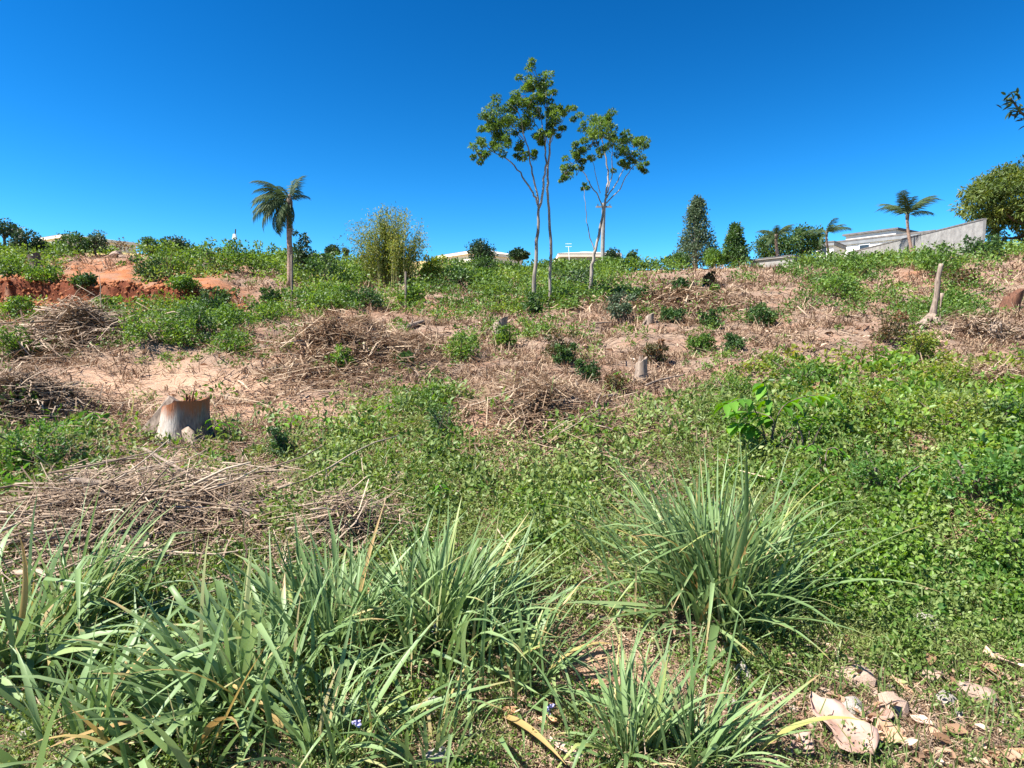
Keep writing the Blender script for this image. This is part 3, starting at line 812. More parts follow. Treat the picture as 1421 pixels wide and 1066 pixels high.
ridge_tree(1066, 53, 320, 50, "rounded green tree behind the short shaggy palm", 'tree_mid', 'round', .1, dens=2.6)
# big drooping tree on the right
def big_tree():
    Y = 41; base = ground_pt(1432, Y); t = thing("broadleaf_tree", base, "large dense yellow-green tree with drooping leaves at the right edge", "tree")
    c0 = pt(1436, 266, Y) - base
    MB().tube([(0, 0, -.2), (.1, 0, c0.z * .4), (.0, .1, c0.z * .8)], [.35, .28, .2], 8, .1).build("trunk", MT['bark_dark'], t, True)
    s = Y / F; cl = []
    for _ in range(240):
        v = Vector((random.gauss(0, 1), random.gauss(0, 1), random.gauss(0, 1))).normalized() * random.uniform(.5, 1)
        k = 1 - .35 * max(0, -v.x) * max(0, v.z)
        c = c0 + Vector((v.x * 92 * s * k, v.y * 75 * s, v.z * (47 if v.z > 0 else 66) * s - abs(v.x) * 6 * s))
        cl.append((tuple(c), random.uniform(.36, .7)))
    lm = None
    for i in range(9):
        e = Vector(cl[i * 9][0])
        MB().tube(smooth_path([(0, 0, c0.z * .5), e * .5 + Vector((0, 0, .5)), e], 3), [.16 - .018 * k for k in range(7)], 6).build("limb", MT['bark_dark'], t, True)
    foliage("crown", cl, 120, .28, MT['mango'], t, (0, 0, 0), flat=.8, up=.5, aspect=.3, droop=.7)
big_tree()

# tree outside the frame on the right whose branch hangs into view
def edge_tree():
    base = ground_pt(1700, 9.5); t = thing("overhanging_tree", base, "tree beyond the right edge with one leafy branch tip against the sky", "tree")
    tip = pt(1402, 136, 9) - base; k = Vector((tip.x * .35, tip.y * .5, tip.z + .5))
    MB().tube(smooth_path([(0, 0, -.2), (.1, .1, 2.0), (0, .2, 4.2), (.2, 0, 6)], 3), [.2 - .013 * i for i in range(10)], 8, .06).build("trunk", MT['bark_dark'], t, True)
    br = smooth_path([(0, .2, 4), k, tip * .85 + Vector((0, 0, .35)), tip], 4)
    MB().tube(br, [.06 - .0043 * i for i in range(len(br))], 6).build("limb", MT['bark_dark'], t, True)
    P, D = [], []
    for i in range(90):
        f = random.uniform(.55, 1); q = br[min(len(br) - 1, int(f * len(br)))]
        P.append(q + Vector((random.gauss(0, .04), random.gauss(0, .06), random.gauss(0, .04)))); D.append((random.gauss(-.6, .6), random.gauss(0, .6), random.gauss(-.2, .5)))
    V, f, n = leaves(np.array(P), np.array(D), rand_dirs(90) * .6 + np.array([[0, 0, 1]]), .13, .04)
    link("leaf_spray", np_mesh("leaf_spray", V, f, MT['tree_dark'], np.repeat(RNG.uniform(0, 1, 90), n)), t)
    cl = [((.6 + (random.gauss(0, .5)), random.gauss(0, .7), 5.6 + random.gauss(0, .7)), .5) for _ in range(30)]
    foliage("crown", cl, 30, .17, MT['tree_dark'], t, (0, 0, 0), aspect=.35)
edge_tree()

# palms: every frond a part
def frond_mesh(L, droop, curl, m, n=32, leaflet=.34):
    P = []; a = 0
    x, z = 0.0, 0.0; k = 9
    for i in range(k + 1):
        t = i / k; P.append(Vector((x, 0, z))); ang = -droop * t ** 1.4
        x += math.cos(ang) * L / k; z += math.sin(ang) * L / k
    mb = MB(); mb.tube(P, [L * .012 * (1 - .8 * i / k) for i in range(k + 1)], 4, cap=False)
    nv = len(mb.v)
    for i in range(n):
        t = .14 + .86 * i / n; f = t * k; j = min(k - 1, int(f)); p = P[j].lerp(P[j + 1], f - j); dr = (P[j + 1] - P[j]).normalized()
        for s in (-1, 1):
            ll = L * leaflet * (1 - .65 * abs(t - .45) * 1.6) * random.uniform(.8, 1.1)
            d = (dr * .55 + Vector((0, s, 0)) * .75 + Vector((0, 0, random.uniform(-.75, -.1) - curl))).normalized()
            w = dr * L * .0115
            o = len(mb.v); mid = p + d * ll * .55 + Vector((0, 0, ll * .06)); e = p + d * ll + Vector((0, 0, -ll * .22))
            mb.v += [tuple(p - w), tuple(p + w), tuple(mid + w), tuple(mid - w), tuple(e)]
            mb.f += [(o, o + 1, o + 2, o + 3), (o + 3, o + 2, o + 4)]
    me = mb.mesh("frond", m)
    a = me.attributes.new("rnd", 'FLOAT', 'POINT'); a.data.foreach_set("value", [random.random() for _ in me.vertices])
    return me
FRONDS = [frond_mesh(1, dr, cu, MT['palm']) for dr, cu in ((.9, .1), (1.3, .25), (1.7, .4), (2.1, .5))]
def palm(px, Y, row_crown, L, label, spec, r=.14, skirt=False, row_base=None):
    base = at(px, row_base) if row_base else ground_pt(px, Y)
    c = pt(px, row_crown, base.y) - base; s = base.y / F
    t = thing("palm_tree", base, label, "palm tree")
    n = 7
    MB().tube([Vector((math.sin(i * .9) * .03, 0, -.1)) + c * (i / n) for i in range(n + 1)], [r * (1.25 - .35 * i / n) for i in range(n + 1)], 9, .05).build("trunk", MT['palm_trunk'], t, True)
    MB().tube([c * .96, c * 1.0 + Vector((0, 0, .15)), c + Vector((0, 0, .5))], [r * 1.1, r * 1.3, r * .3], 8, .08).build("crownshaft", MT['bark_dark'], t, True)
    for (az, el, v, k) in spec:
        o = link("frond", FRONDS[v], t, c + Vector((0, 0, .15)))
        o.rotation_euler = Euler((R(random.uniform(-12, 12)), -R(el), R(az)), 'XYZ'); o.scale = (L * k,) * 3
    if skirt:
        for i in range(9):
            o = link("dead_frond", SK, t, c * random.uniform(.82, .97)); o.rotation_euler = (0, R(random.uniform(62, 80)), R(i * 40 + 10)); o.scale = (L * .34,) * 3
    return t
SK = frond_mesh(1, .35, .1, MT['litter_leaf'], 14, .2)
palm(402, 28, 284, 2.1, "lone palm with wind-blown drooping fronds left of the bamboo", [(180, 12, 1, 1.0), (195, -12, 2, 1.0), (170, 35, 2, 1.05), (200, 55, 1, .95), (150, -30, 1, .9), (95, 70, 0, .85), (60, 78, 0, .8), (250, -25, 2, .9), (175, -42, 1, .85), (120, 20, 2, .9), (300, -50, 2, .7), (20, -62, 1, .6), (215, 20, 2, 1.0), (80, 55, 1, .8), (185, 0, 1, 1.0), (160, 15, 1, .95), (190, 48, 2, .9), (178, -25, 2, .85), (230, 0, 2, .8), (130, -10, 2, .8), (45, 50, 2, .6), (270, 40, 1, .8)], r=.125, skirt=True, row_base=398)
ALL = [(i * 360 / 13 + (i % 3) * 9, (12, 38, 60)[i % 3], (2, 1, 1)[i % 3], 1) for i in range(13)]
def crown_spec(n):
    return [(i * 360 / n + random.uniform(-18, 18), random.choice((-15, 15, 35, 50, 65)) + random.uniform(-8, 8), random.choice((0, 1, 1, 2)), random.uniform(.75, 1.1)) for i in range(n)]
palm(1259, 44, 303, 2.3, "palm with windswept crown above the concrete wall", crown_spec(11), r=.1)
palm(1147, 50, 327, 2.0, "slim palm in front of the white house", crown_spec(9), r=.08)
palm(1077, 49, 330, 1.7, "short shaggy palm left of the bright green tree", crown_spec(14), r=.12)

# bamboo clump
def bamboo():
    base = at(543, 400); t = thing("bamboo_clump", base, "feathery yellow-green bamboo clump on the ridge", "bamboo"); s = base.y / F
    H = 118 * s; P, D, L = [], [], []
    for i in range(110):
        a = random.uniform(0, 2 * math.pi); q = random.uniform(0, 33) * s
        b = Vector((math.cos(a) * q, math.sin(a) * q * .8, -.1)); h = H * random.uniform(.5, 1.0) * (1 - .12 * abs(b.x) / (30 * s))
        lean = Vector((b.x * .75 + random.gauss(0, 13 * s), b.y * .5 + random.gauss(0, 8 * s), 0)) + Vector((-4 * s, 0, 0))
        pts = []
        for k in range(7):
            f = k / 6; pts.append(b + Vector((0, 0, h * f)) + lean * f ** 2.2 - Vector((0, 0, lean.length * .35 * f ** 3)))
        MB().tube(pts, [.028 * (1 - .85 * k / 6) for k in range(7)], 4, cap=False).build("culm", MT['bamboo_culm'], t)
        for _ in range(170):
            f = random.uniform(.18, 1) ** .8; j = min(5, int(f * 6)); p = pts[j].lerp(pts[j + 1], f * 6 - j)
            P.append(p + Vector((random.gauss(0, .16), random.gauss(0, .16), random.gauss(0, .14)))); D.append((random.gauss(0, .6), random.gauss(0, .6), random.gauss(-.25, .7)))
    n = len(P)
    V, f, k = leaves(np.array(P), np.array(D), rand_dirs(n) + np.array([[0, 0, .5]]), RNG.uniform(.10, .24, n), RNG.uniform(.025, .05, n), .2, True)
    tag(link("bamboo_leaves", np_mesh("bamboo_leaves", V, f, MT['bamboo'], np.repeat(RNG.uniform(0, 1, n), k)), t), kind="stuff")
MT['bamboo_culm'] = plain_mat("bamboo_culm", (.17, .17, .06), (.36, .33, .14), 3, .6, 0)
bamboo()

# ------------------------------------------------------------------ shrubs
SH_BARK = MT['bark_dark']
def shrub(px, row, wpx, hpx, kind, label, group=None, name="shrub", dens=1.0, leafk=1.0, cat="shrub", aspect=.5, Y=None):
    base = at(px, row) if Y is None else ground_pt(px, Y)
    s = base.y / F; Wd, H = wpx * s / 2, hpx * s
    t = thing(name, base, label, cat, group, random.uniform(0, 6))
    nb = max(8, int(24 * dens)); cl = []; st = MB(); sk = Vector((random.gauss(0, .22), random.gauss(0, .22), 0)); e1, e2 = random.uniform(.75, 1.25), random.uniform(.75, 1.25)
    for i in range(nb):
        a = random.uniform(0, 2 * math.pi); q = math.sqrt(random.random()) * .75
        hz = (1 - q * q * .7) * random.uniform(.25, .82)
        c = Vector((math.cos(a) * q * Wd * e1, math.sin(a) * q * Wd * e2, hz * H)) + sk * Wd * hz
        if i % 6 == 5: c = Vector((c.x * 1.25, c.y * 1.25, H * random.uniform(.7, .98)))
        cl.append((tuple(c), min(Wd, H) * (random.uniform(.24, .5) if i % 6 != 5 else random.uniform(.14, .24))))
        if i < 9 or i % 6 == 5: st.tube([(random.gauss(0, .04 * Wd), random.gauss(0, .04 * Wd), -.05), c * .55 + Vector((0, 0, .1 * H)), c], [.014 + .01 * Wd, .01, .005], 4, cap=False)
    st.build("stems", SH_BARK, t)
    lf = max(.035, 4.2 * s) * leafk
    foliage("foliage", cl, 48, lf, MT[kind], t, (0, 0, 0), flat=.85, up=.55, aspect=aspect)
    return t
G1 = "small shrubs dotted over the dry slope"
for (px, row, w_, h_, k, lab) in [
  (778, 500, 42, 42, 'shrub_rust', "reddish-topped shrub left of the pale upright stump"),
  (782, 505, 30, 26, 'shrub_dark', "dark green shrub at the foot of the reddish-topped shrub"),
  (866, 448, 40, 46, 'tree_blue', "tall greyish green shrub right below the forked tall tree"),
  (888, 420, 34, 22, 'shrub_dark', "low dark bush up-slope from the tall greyish shrub"),
  (815, 532, 36, 36, 'shrub_dark', "dark leafy shrub just left of the pale upright stump"),
  (850, 550, 36, 34, 'shrub_rust', "rust-tinged shrub below the pale upright stump"),
  (945, 412, 20, 24, 'shrub_dark', "narrow dark shrub high on the brown slope"),
  (935, 448, 34, 20, 'shrub_dark', "low dark shrub in dead grass beside the small pale stump"),
  (988, 456, 28, 26, 'shrub_dark', "compact green shrub in the middle of the brown slope"),
  (1056, 453, 44, 32, 'shrub_dark', "wide two-toned green shrub on the brown slope"),
  (970, 492, 40, 30, 'shrub_green', "pale green shrub below the middle of the brown slope"),
  (1016, 490, 38, 24, 'shrub_dark', "flat dark shrub right of the pale green shrub"),
  (985, 398, 18, 18, 'shrub_rust', "tiny rust-brown shrub near the top of the brown slope"),
  (988, 415, 20, 16, 'shrub_green', "tiny green shrub below the rust-brown tuft near the top"),
  (905, 505, 34, 32, 'shrub_rust', "brownish shrub touching the right side of the pale upright stump"),
  (1235, 478, 60, 46, 'shrub_rust', "rust-brown leafy shrub left of the dead trunk"),
  (1275, 505, 56, 50, 'yellow', "bright yellow-green shrub below the dead trunk"),
  (1302, 383, 60, 42, 'shrub_green', "bright bushy shrub just behind the top of the dead trunk"),
  (1335, 400, 44, 24, 'shrub_rust', "brown-tipped low shrub right of the dead trunk"),
  (1362, 360, 46, 32, 'shrub_dark', "dark shrub at the foot of the concrete wall's end"),
  (475, 518, 40, 36, 'shrub_green', "leafy green shrub growing in front of the big brown heap"),
  (562, 508, 26, 18, 'shrub_dark', "small dark weed bush at the right foot of the big brown heap"),
  (395, 640, 52, 48, 'shrub_dark', "small dark bush right of the large stump"),
  (620, 612, 54, 50, 'shrub_dark', "dark round weed bush at the left edge of the pinkish litter patch"),
  (735, 440, 26, 34, 'shrub_dark', "spiky dark plant at the foot of the tallest tree"),
  (672, 400, 40, 30, 'shrub_green', "green bush on the slope below the bright small tree"),
  (700, 485, 40, 30, 'shrub_green', "bright low bush just in front of the tilted stump"),
  (425, 385, 44, 64, 'tree_dark', "dark vine-covered cone-shaped shrub right of the palm"),
  (450, 388, 60, 34, 'shrub_dark', "dark spreading bush between cone-shaped shrub and bamboo"),
  (355, 382, 70, 44, 'shrub_green', "green bush on the ridge left of the palm"),
  (300, 380, 70, 42, 'shrub_green', "broad green bush above the right end of the orange bank"),
  (235, 384, 84, 46, 'shrub_green', "wide green bush overhanging the orange bank"),
  (205, 392, 50, 32, 'shrub_dark', "dark bush on the lip of the orange bank"),
  (600, 400, 36, 44, 'yellow', "dry yellowish shrub at the right side of the bamboo"),
  (640, 398, 60, 28, 'shrub_dark', "dark shady bush right of the dry yellowish shrub"),
  (800, 404, 70, 30, 'tree_dark', "dark thicket in shade between the thin tree and forked tree"),
  (300, 440, 44, 40, 'shrub_dark', "dark bush at the top right of the green thicket"),
  (250, 480, 60, 40, 'shrub_green', "bushy weed mound right of the grey brush pile"),
  (330, 492, 56, 34, 'shrub_green', "bushy weeds at the lower right of the green thicket"),
  (570, 420, 40, 20, 'shrub_green', "low green bush at the foot of the bare fence post"),
  (375, 425, 24, 24, 'shrub_dark', "small dark bush at the foot of the slim pale post"),
  (1155, 415, 80, 34, 'shrub_green', "broad bright bush on the slope below the white annex"),
  (1195, 385, 70, 28, 'shrub_green', "green bush below the left end of the concrete wall"),
  (215, 478, 66, 42, 'shrub_green', "bushy green weeds touching the right end of the grey brush pile"),
  (275, 462, 62, 40, 'shrub_dark', "darker bush in the middle of the green thicket"),
  (330, 462, 70, 38, 'shrub_green', "broad green bush behind the left end of the big brown heap"),
  (370, 452, 60, 32, 'shrub_green', "green bush below the slim pale post"),
  (450, 432, 70, 30, 'shrub_green', "wide bright bush right of the slim pale post's foot"),
  (510, 428, 56, 26, 'shrub_dark', "dark low bush between slim pale post and bare fence post"),
  (25, 500, 60, 44, 'shrub_green', "dark green bush at the left edge under the grey brush pile"),
  (1010, 560, 70, 40, 'shrub_green', "leafy weed mound left of the bright glossy sapling"),
  (1120, 640, 110, 60, 'shrub_green', "leafy green weed mound right behind the large right tuft"),
  (1230, 690, 120, 60, 'vine', "broad-leaved weed mound right of the large right tuft"),
  (1350, 690, 130, 70, 'vine', "glossy vine mound near the right edge"),
  (1400, 800, 120, 80, 'shrub_green', "tall leafy mound at the right edge above the long orange leaf"),
  (1240, 780, 100, 44, 'shrub_green', "low leafy mound between the right tuft and the vine mound"),
  (1010, 600, 80, 40, 'shrub_green', "leafy weeds just behind the large right tuft"),
  (50, 640, 110, 60, 'vine', "large-leaved vine mound at the left edge behind the stick heap"),
  (1110, 540, 90, 40, 'shrub_green', "dense green mound above the bright glossy sapling"),
  (1310, 545, 90, 44, 'yellow', "pale lime weed mound below the yellow-green shrub"),
  (1310, 600, 120, 60, 'yellow', "broad pale yellow-green weed mound on the right"),
  (1190, 580, 110, 50, 'yellow', "yellow-green weed mound right of the bright glossy sapling"),
  (1390, 600, 90, 46, 'shrub_dark', "dark leafy mound at the right edge by the brown stem pile"),
  (640, 500, 60, 40, 'shrub_green', "green weedy bush right of the big brown heap"),
  (600, 570, 60, 40, 'shrub_green', "green weed bush left of the pinkish heap"),
  (60, 392, 50, 22, 'shrub_green', "low green tuft on the bank lip right of the uprooted stump"),
  (110, 397, 34, 16, 'shrub_dark', "small dark tuft on the middle of the bank lip"),
  (15, 385, 50, 28, 'shrub_green', "green bush on the bank lip at the left edge"),
  (150, 436, 60, 20, 'shrub_green', "low weeds at the foot of the orange bank"),
  (258, 410, 40, 20, 'shrub_green', "green tuft overhanging the right part of the orange bank"),
  (20, 440, 60, 26, 'shrub_green', "green weeds below the orange bank at the left edge"),
  (1310, 430, 50, 26, 'shrub_green', "low green bush at the right of the dead trunk's foot"),
]:
    shrub(px, row, w_, h_, k, lab, G1)

# ------------------------------------------------------------------ mass vegetation (nobody could count it)
def scatter_green(n, sel, r_px, n_per, leaf_px, mname, name, label, rmin, rmax, flat=.6, aspect=.6, lmin=.02, power=1.0, simple=True, r0=366, r1=1120, cl0=.78, seed=0):
    x, y = spread(n, r0, r1); z = Zg(x, y); g = green_at(x, y, z) / 9
    p, r = survey(x, y, z)
    kk = np.clip(6 / y, .35, 1.6); cl = cl0 + .55 * sm(950, 1080, p) * sm(480, 520, r) * (1 - sm(860, 930, r)) - .25 * sm(1020, 1100, p) * sm(890, 950, r) + .85 * vnoise(x * 2.0 * kk, y * 1.8 * kk, 41) + .45 * vnoise(x * .6, y * .5, 43)
    keep = (RNG.uniform(0, 1, n) < np.clip(g ** power * cl * 1.1, 0, 1)) & (RNG.uniform(0, 1, n) < sel(p, r, y))
    x, y, z = x[keep], y[keep], z[keep]
    s = y / F; rd = np.clip(r_px * s * RNG.lognormal(-.05, .42, len(x)), rmin, rmax)
    leaf = np.maximum(lmin, np.minimum(leaf_px * s, rd * .7))
    C = np.stack([x, y, z + rd * .2], 1)
    V, f, rn = lump_leaves(C, rd, n_per, leaf, flat=flat, up=.62, out=.65, simple=simple, aspect=aspect, half=True)
    kk = np.clip(6 / y, .35, 1.6); kn = len(rn) // max(1, len(x)); pn = .5 + .55 * vnoise(x * 1.1 * kk, y * .9 * kk, 90 + seed) + .25 * vnoise(x * 4 * kk, y * 4 * kk, 91 + seed)
    rn = np.clip(.62 * rn + .38 * np.repeat(pn, kn), 0, 1)
    o = link(name, np_mesh(name, V, f, MT[mname], rn)); tag(o, label, "plants", kind="stuff")
    print(name, len(x), len(f)); return o
far = lambda p, r, y: sm(8.5, 10.5, y)
right = lambda p, r: sm(930, 1050, p)
yel = lambda p, r: sm(1000, 1120, p) * sm(485, 520, r) * (1 - sm(630, 690, r))
vin = lambda p, r: np.maximum(sm(1180, 1290, p) * sm(590, 640, r) * (1 - sm(820, 930, r)), (1 - sm(90, 150, p)) * sm(560, 590, r) * (1 - sm(680, 710, r)))
scatter_green(16000, lambda p, r, y: far(p, r, y) * (1 - .75 * yel(p, r)), 12, 34, 4.2, 'under', "undergrowth", "green weedy undergrowth patches over the middle of the hillside", .08, .65, flat=.8, power=1.45)
scatter_green(4600, lambda p, r, y: far(p, r, y), 19, 95, 4.0, 'under', "ridge_undergrowth", "bushy green undergrowth massed along the upper hillside and ridge", .25, 1.1, flat=.8, power=1.8, r0=366, r1=475)
near = lambda p, r, y: (1 - far(p, r, y)) * (1 - .3 * vin(p, r)) * (1 - .2 * yel(p, r))
mixn = lambda p, r: sm(-.25, .25, vnoise(p / 55, r / 38, 83) + .4 * vnoise(p / 17, r / 14, 84))
scatter_green(17000, lambda p, r, y: near(p, r, y) * mixn(p, r), 24, 30, 7.6, 'cover', "ground_cover", "low round-leaved green ground cover in the foreground", .05, .3, flat=.95, lmin=.016, power=1.15, cl0=.95)
scatter_green(17000, lambda p, r, y: near(p, r, y) * (1 - mixn(p, r)), 20, 36, 7.0, 'cover_fine', "narrow_leaved_weeds", "narrow-leaved yellowish ground weeds in the foreground", .05, .28, flat=1.1, aspect=.27, lmin=.016, power=1.15, cl0=.95, seed=3)
scatter_green(4200, lambda p, r, y: (1 - far(p, r, y)) * (1 - .5 * vin(p, r)) * np.clip(.5 + 1.2 * vnoise(p / 60, r / 40, 77), 0, 1), 26, 30, 9.5, 'shrub_green', "leafy_weeds", "taller leafy weeds standing out of the low ground cover", .06, .3, flat=1.0, aspect=.42, lmin=.02)
scatter_green(3400, lambda p, r, y: sm(1040, 1130, p) * sm(500, 540, r) * (1 - sm(850, 930, r)) * np.clip(.4 + 1.8 * vnoise(p / 75, r / 50, 95), 0, 1), 33, 48, 9, 'lush', "tall_vine_growth", "taller layered broad-leaved growth climbing the right side", .1, .4, flat=1.0, aspect=.6, lmin=.03, simple=False, cl0=.9, seed=5)
scatter_green(9000, lambda p, r, y: yel(p, r), 15, 24, 7.0, 'yellow', "yellow_weeds", "yellow-green leafy weeds on the right of the slope", .06, .4, flat=.7)
scatter_green(7500, lambda p, r, y: vin(p, r) * np.clip(.75 + 1.3 * vnoise(p / 70, r / 45, 79), 0, 1), 26, 16, 11, 'vine', "creeping_vine", "broad-leaved creeping vine at the right and left edges", .08, .3, flat=.65, aspect=.8, simple=False)

def scatter_clods(n):
    c = RNG.uniform(-20, 345, n); y = bank_line(c) + RNG.normal(-.35, .55, n); x = (c - CX) / F * y; z = Zg(x, y)
    r = RNG.lognormal(-2.9, .45, n); tv = np.array([[1, 0, 0], [-.5, .87, 0], [-.5, -.87, 0], [0, 0, 1], [0, 0, -.6]]); tf = np.array([[0, 1, 3], [1, 2, 3], [2, 0, 3], [1, 0, 4], [2, 1, 4], [0, 2, 4]])
    V = (tv[None] + RNG.normal(0, .22, (n, 5, 3))) * r[:, None, None] + np.stack([x, y, z + r * .3], 1)[:, None]
    f = (np.arange(n)[:, None, None] * 5 + tf[None]).reshape(-1, 3)
    tag(link("soil_clods", np_mesh("soil_clods", V.reshape(-1, 3), f, MT['clod'])), "loose orange soil clods crumbling from the cut bank", "soil", kind="stuff")
MT['clod'] = plain_mat("orange_clod", (.16, .048, .02), (.36, .14, .055), 6, .95, .5)
scatter_clods(2600)
# straw and litter on the dry ground
def scatter_straw(n, name, label, lpx, wpx, mname, lim, tilt=.15, r0=366, lmin=.05, lmax=.7, bend=.12):
    x, y = spread(n, r0); z = Zg(x, y); g = green_at(x, y, z) / 9
    p, r = survey(x, y, z)
    bare = np.maximum((1 - sm(300, 350, p)) * sm(372, 384, r) * (1 - sm(432, 446, r)),
                      .75 * np.exp(-((p - 230) / 170) ** 2 - ((r - 535) / 28) ** 2))
    bare = np.maximum(bare, .6 * np.exp(-((p - 380) / 110) ** 2 - ((r - 575) / 20) ** 2))
    bare = np.maximum(bare, .6 * np.exp(-((p - 830) / 110) ** 2 - ((r - 930) / 55) ** 2))
    cl = np.clip(.8 + .8 * vnoise(x * 2.2, y * 2.2, 51), .1, 1)
    keep = (RNG.uniform(0, 1, n) < cl * (1 - bare) * (1 - lim * g)) & (y < 45)
    x, y, z = x[keep], y[keep], z[keep]; s = y / F; k = len(x)
    L = np.clip(lpx * s * RNG.lognormal(0, .5, k), lmin, lmax)
    W = np.maximum(.003, wpx * s * RNG.uniform(.5, 1.3, k))
    V, f, rn = strands(np.stack([x, y, z + .01 + np.abs(RNG.normal(0, .03, k)) * np.clip(y / 6, .4, 2)], 1), RNG.uniform(0, 6.28, k), RNG.normal(0, tilt, k), L, W, bend)
    o = link(name, np_mesh(name, V, f, MT[mname], rn)); tag(o, label, "litter", kind="stuff"); print(name, k)
scatter_straw(90000, "dry_straw", "dry pinkish straw and dead stems strewn over the slope", 22, 1.2, 'straw', .6, .22)
scatter_straw(16000, "dry_twigs", "thin grey twigs strewn over the slope", 42, 1.7, 'twig', .6, .25, bend=.08)
def scatter_dry_tufts(n):
    x, y = spread(n, 362, 640); z = Zg(x, y); g = green_at(x, y, z) / 9; p, r = survey(x, y, z)
    bare = (1 - sm(300, 350, p)) * sm(372, 384, r) * (1 - sm(432, 446, r)) + .9 * np.exp(-((p - 250) / 180) ** 2 - ((r - 540) / 30) ** 2)
    keep = (RNG.uniform(0, 1, n) < np.clip(.62 + .9 * vnoise(x * .9, y * .9, 71), .08, 1) * (1 - bare) * (1 - .7 * g)) & (y < 46)
    x, y, z = x[keep], y[keep], z[keep]; k = 13; i = np.repeat(np.arange(len(x)), k); m = len(i); s = y[i] / F
    L = np.clip(10 * s * RNG.lognormal(0, .45, m), .05, .6); T = RNG.uniform(.1, 1.15, m); A = RNG.uniform(0, 6.28, m)
    P = np.stack([x[i] + np.cos(A) * np.cos(T) * L * .5 + RNG.normal(0, 4, m) * s, y[i] + np.sin(A) * np.cos(T) * L * .5 + RNG.normal(0, 4, m) * s, z[i] + np.sin(T) * L * .45], 1)
    V, f, rn = strands(P, A, T, L, np.maximum(.003, 1.15 * s), .2)
    rn = np.clip(rn * .75 + np.repeat(RNG.uniform(0, .25, len(x))[i], 6), 0, 1)
    o = link("dead_grass", np_mesh("dead_grass", V, f, MT['straw'], rn)); tag(o, "tangled clumps of dead brown grass over the slope", "dead grass", kind="stuff")
scatter_dry_tufts(15000)
def scatter_dead_leaves(n, name='leaf_litter', label='small dead brown leaves lying over the ground', lpx=9, corner=False):
    x, y = spread(n, 430); z = Zg(x, y); p, r = survey(x, y, z); g = green_at(x, y, z) / 9
    den = .35 + .65 * sm(1050, 1180, p) * sm(880, 960, r)
    den = sm(1020, 1120, p) * sm(870, 940, r) * np.clip(.5 + vnoise(x * 5, y * 5, 93), .1, 1) if corner else den
    keep = RNG.uniform(0, 1, n) < den * (1 - .35 * g)
    x, y, z = x[keep], y[keep], z[keep]; k = len(x)
    D = rand_dirs(k); D[:, 2] *= .35; N = rand_dirs(k) * .5; N[:, 2] += 1
    L = np.clip(lpx * y / F * RNG.lognormal(0, .4, k), .02, .25)
    V, f, m = leaves(np.stack([x, y, z + (.045 if corner else .015)], 1), D, N, L, L * .5, .3)
    o = link(name, np_mesh(name, V, f, MT['litter_leaf'], np.repeat(RNG.uniform(0, 1, k), m))); tag(o, label, "litter", kind="stuff")
scatter_dead_leaves(9000)
scatter_dead_leaves(6000, 'broad_leaf_litter', 'broad pale dead leaves littering the lower right corner', 15, True)
def scatter_grass(n):
    x, y = spread(n, 560); z = Zg(x, y); p, r = survey(x, y, z); g = green_at(x, y, z) / 9
    den = .3 * g * np.clip(.2 + vnoise(x * 1.4, y * 1.4, 61), .0, 1) + .3 * sm(1050, 1200, p) * sm(860, 980, r)
    keep = RNG.uniform(0, 1, n) < den
    x, y, z = x[keep], y[keep], z[keep]; k = len(x); L = np.clip(34 * y / F * RNG.lognormal(0, .35, k), .06, .34)
    T = RNG.uniform(.4, 1.45, k)
    V, f, rn = strands(np.stack([x, y, z + L * .5 * np.sin(T)], 1), RNG.uniform(0, 6.28, k), T, L, np.maximum(.003, 2.4 * y / F), .1)
    o = link("short_grass", np_mesh("short_grass", V, f, MT['fine'], rn)); tag(o, "thin short grass blades among the weeds", "grass", kind="stuff"); print("grass", k)
scatter_grass(26000)

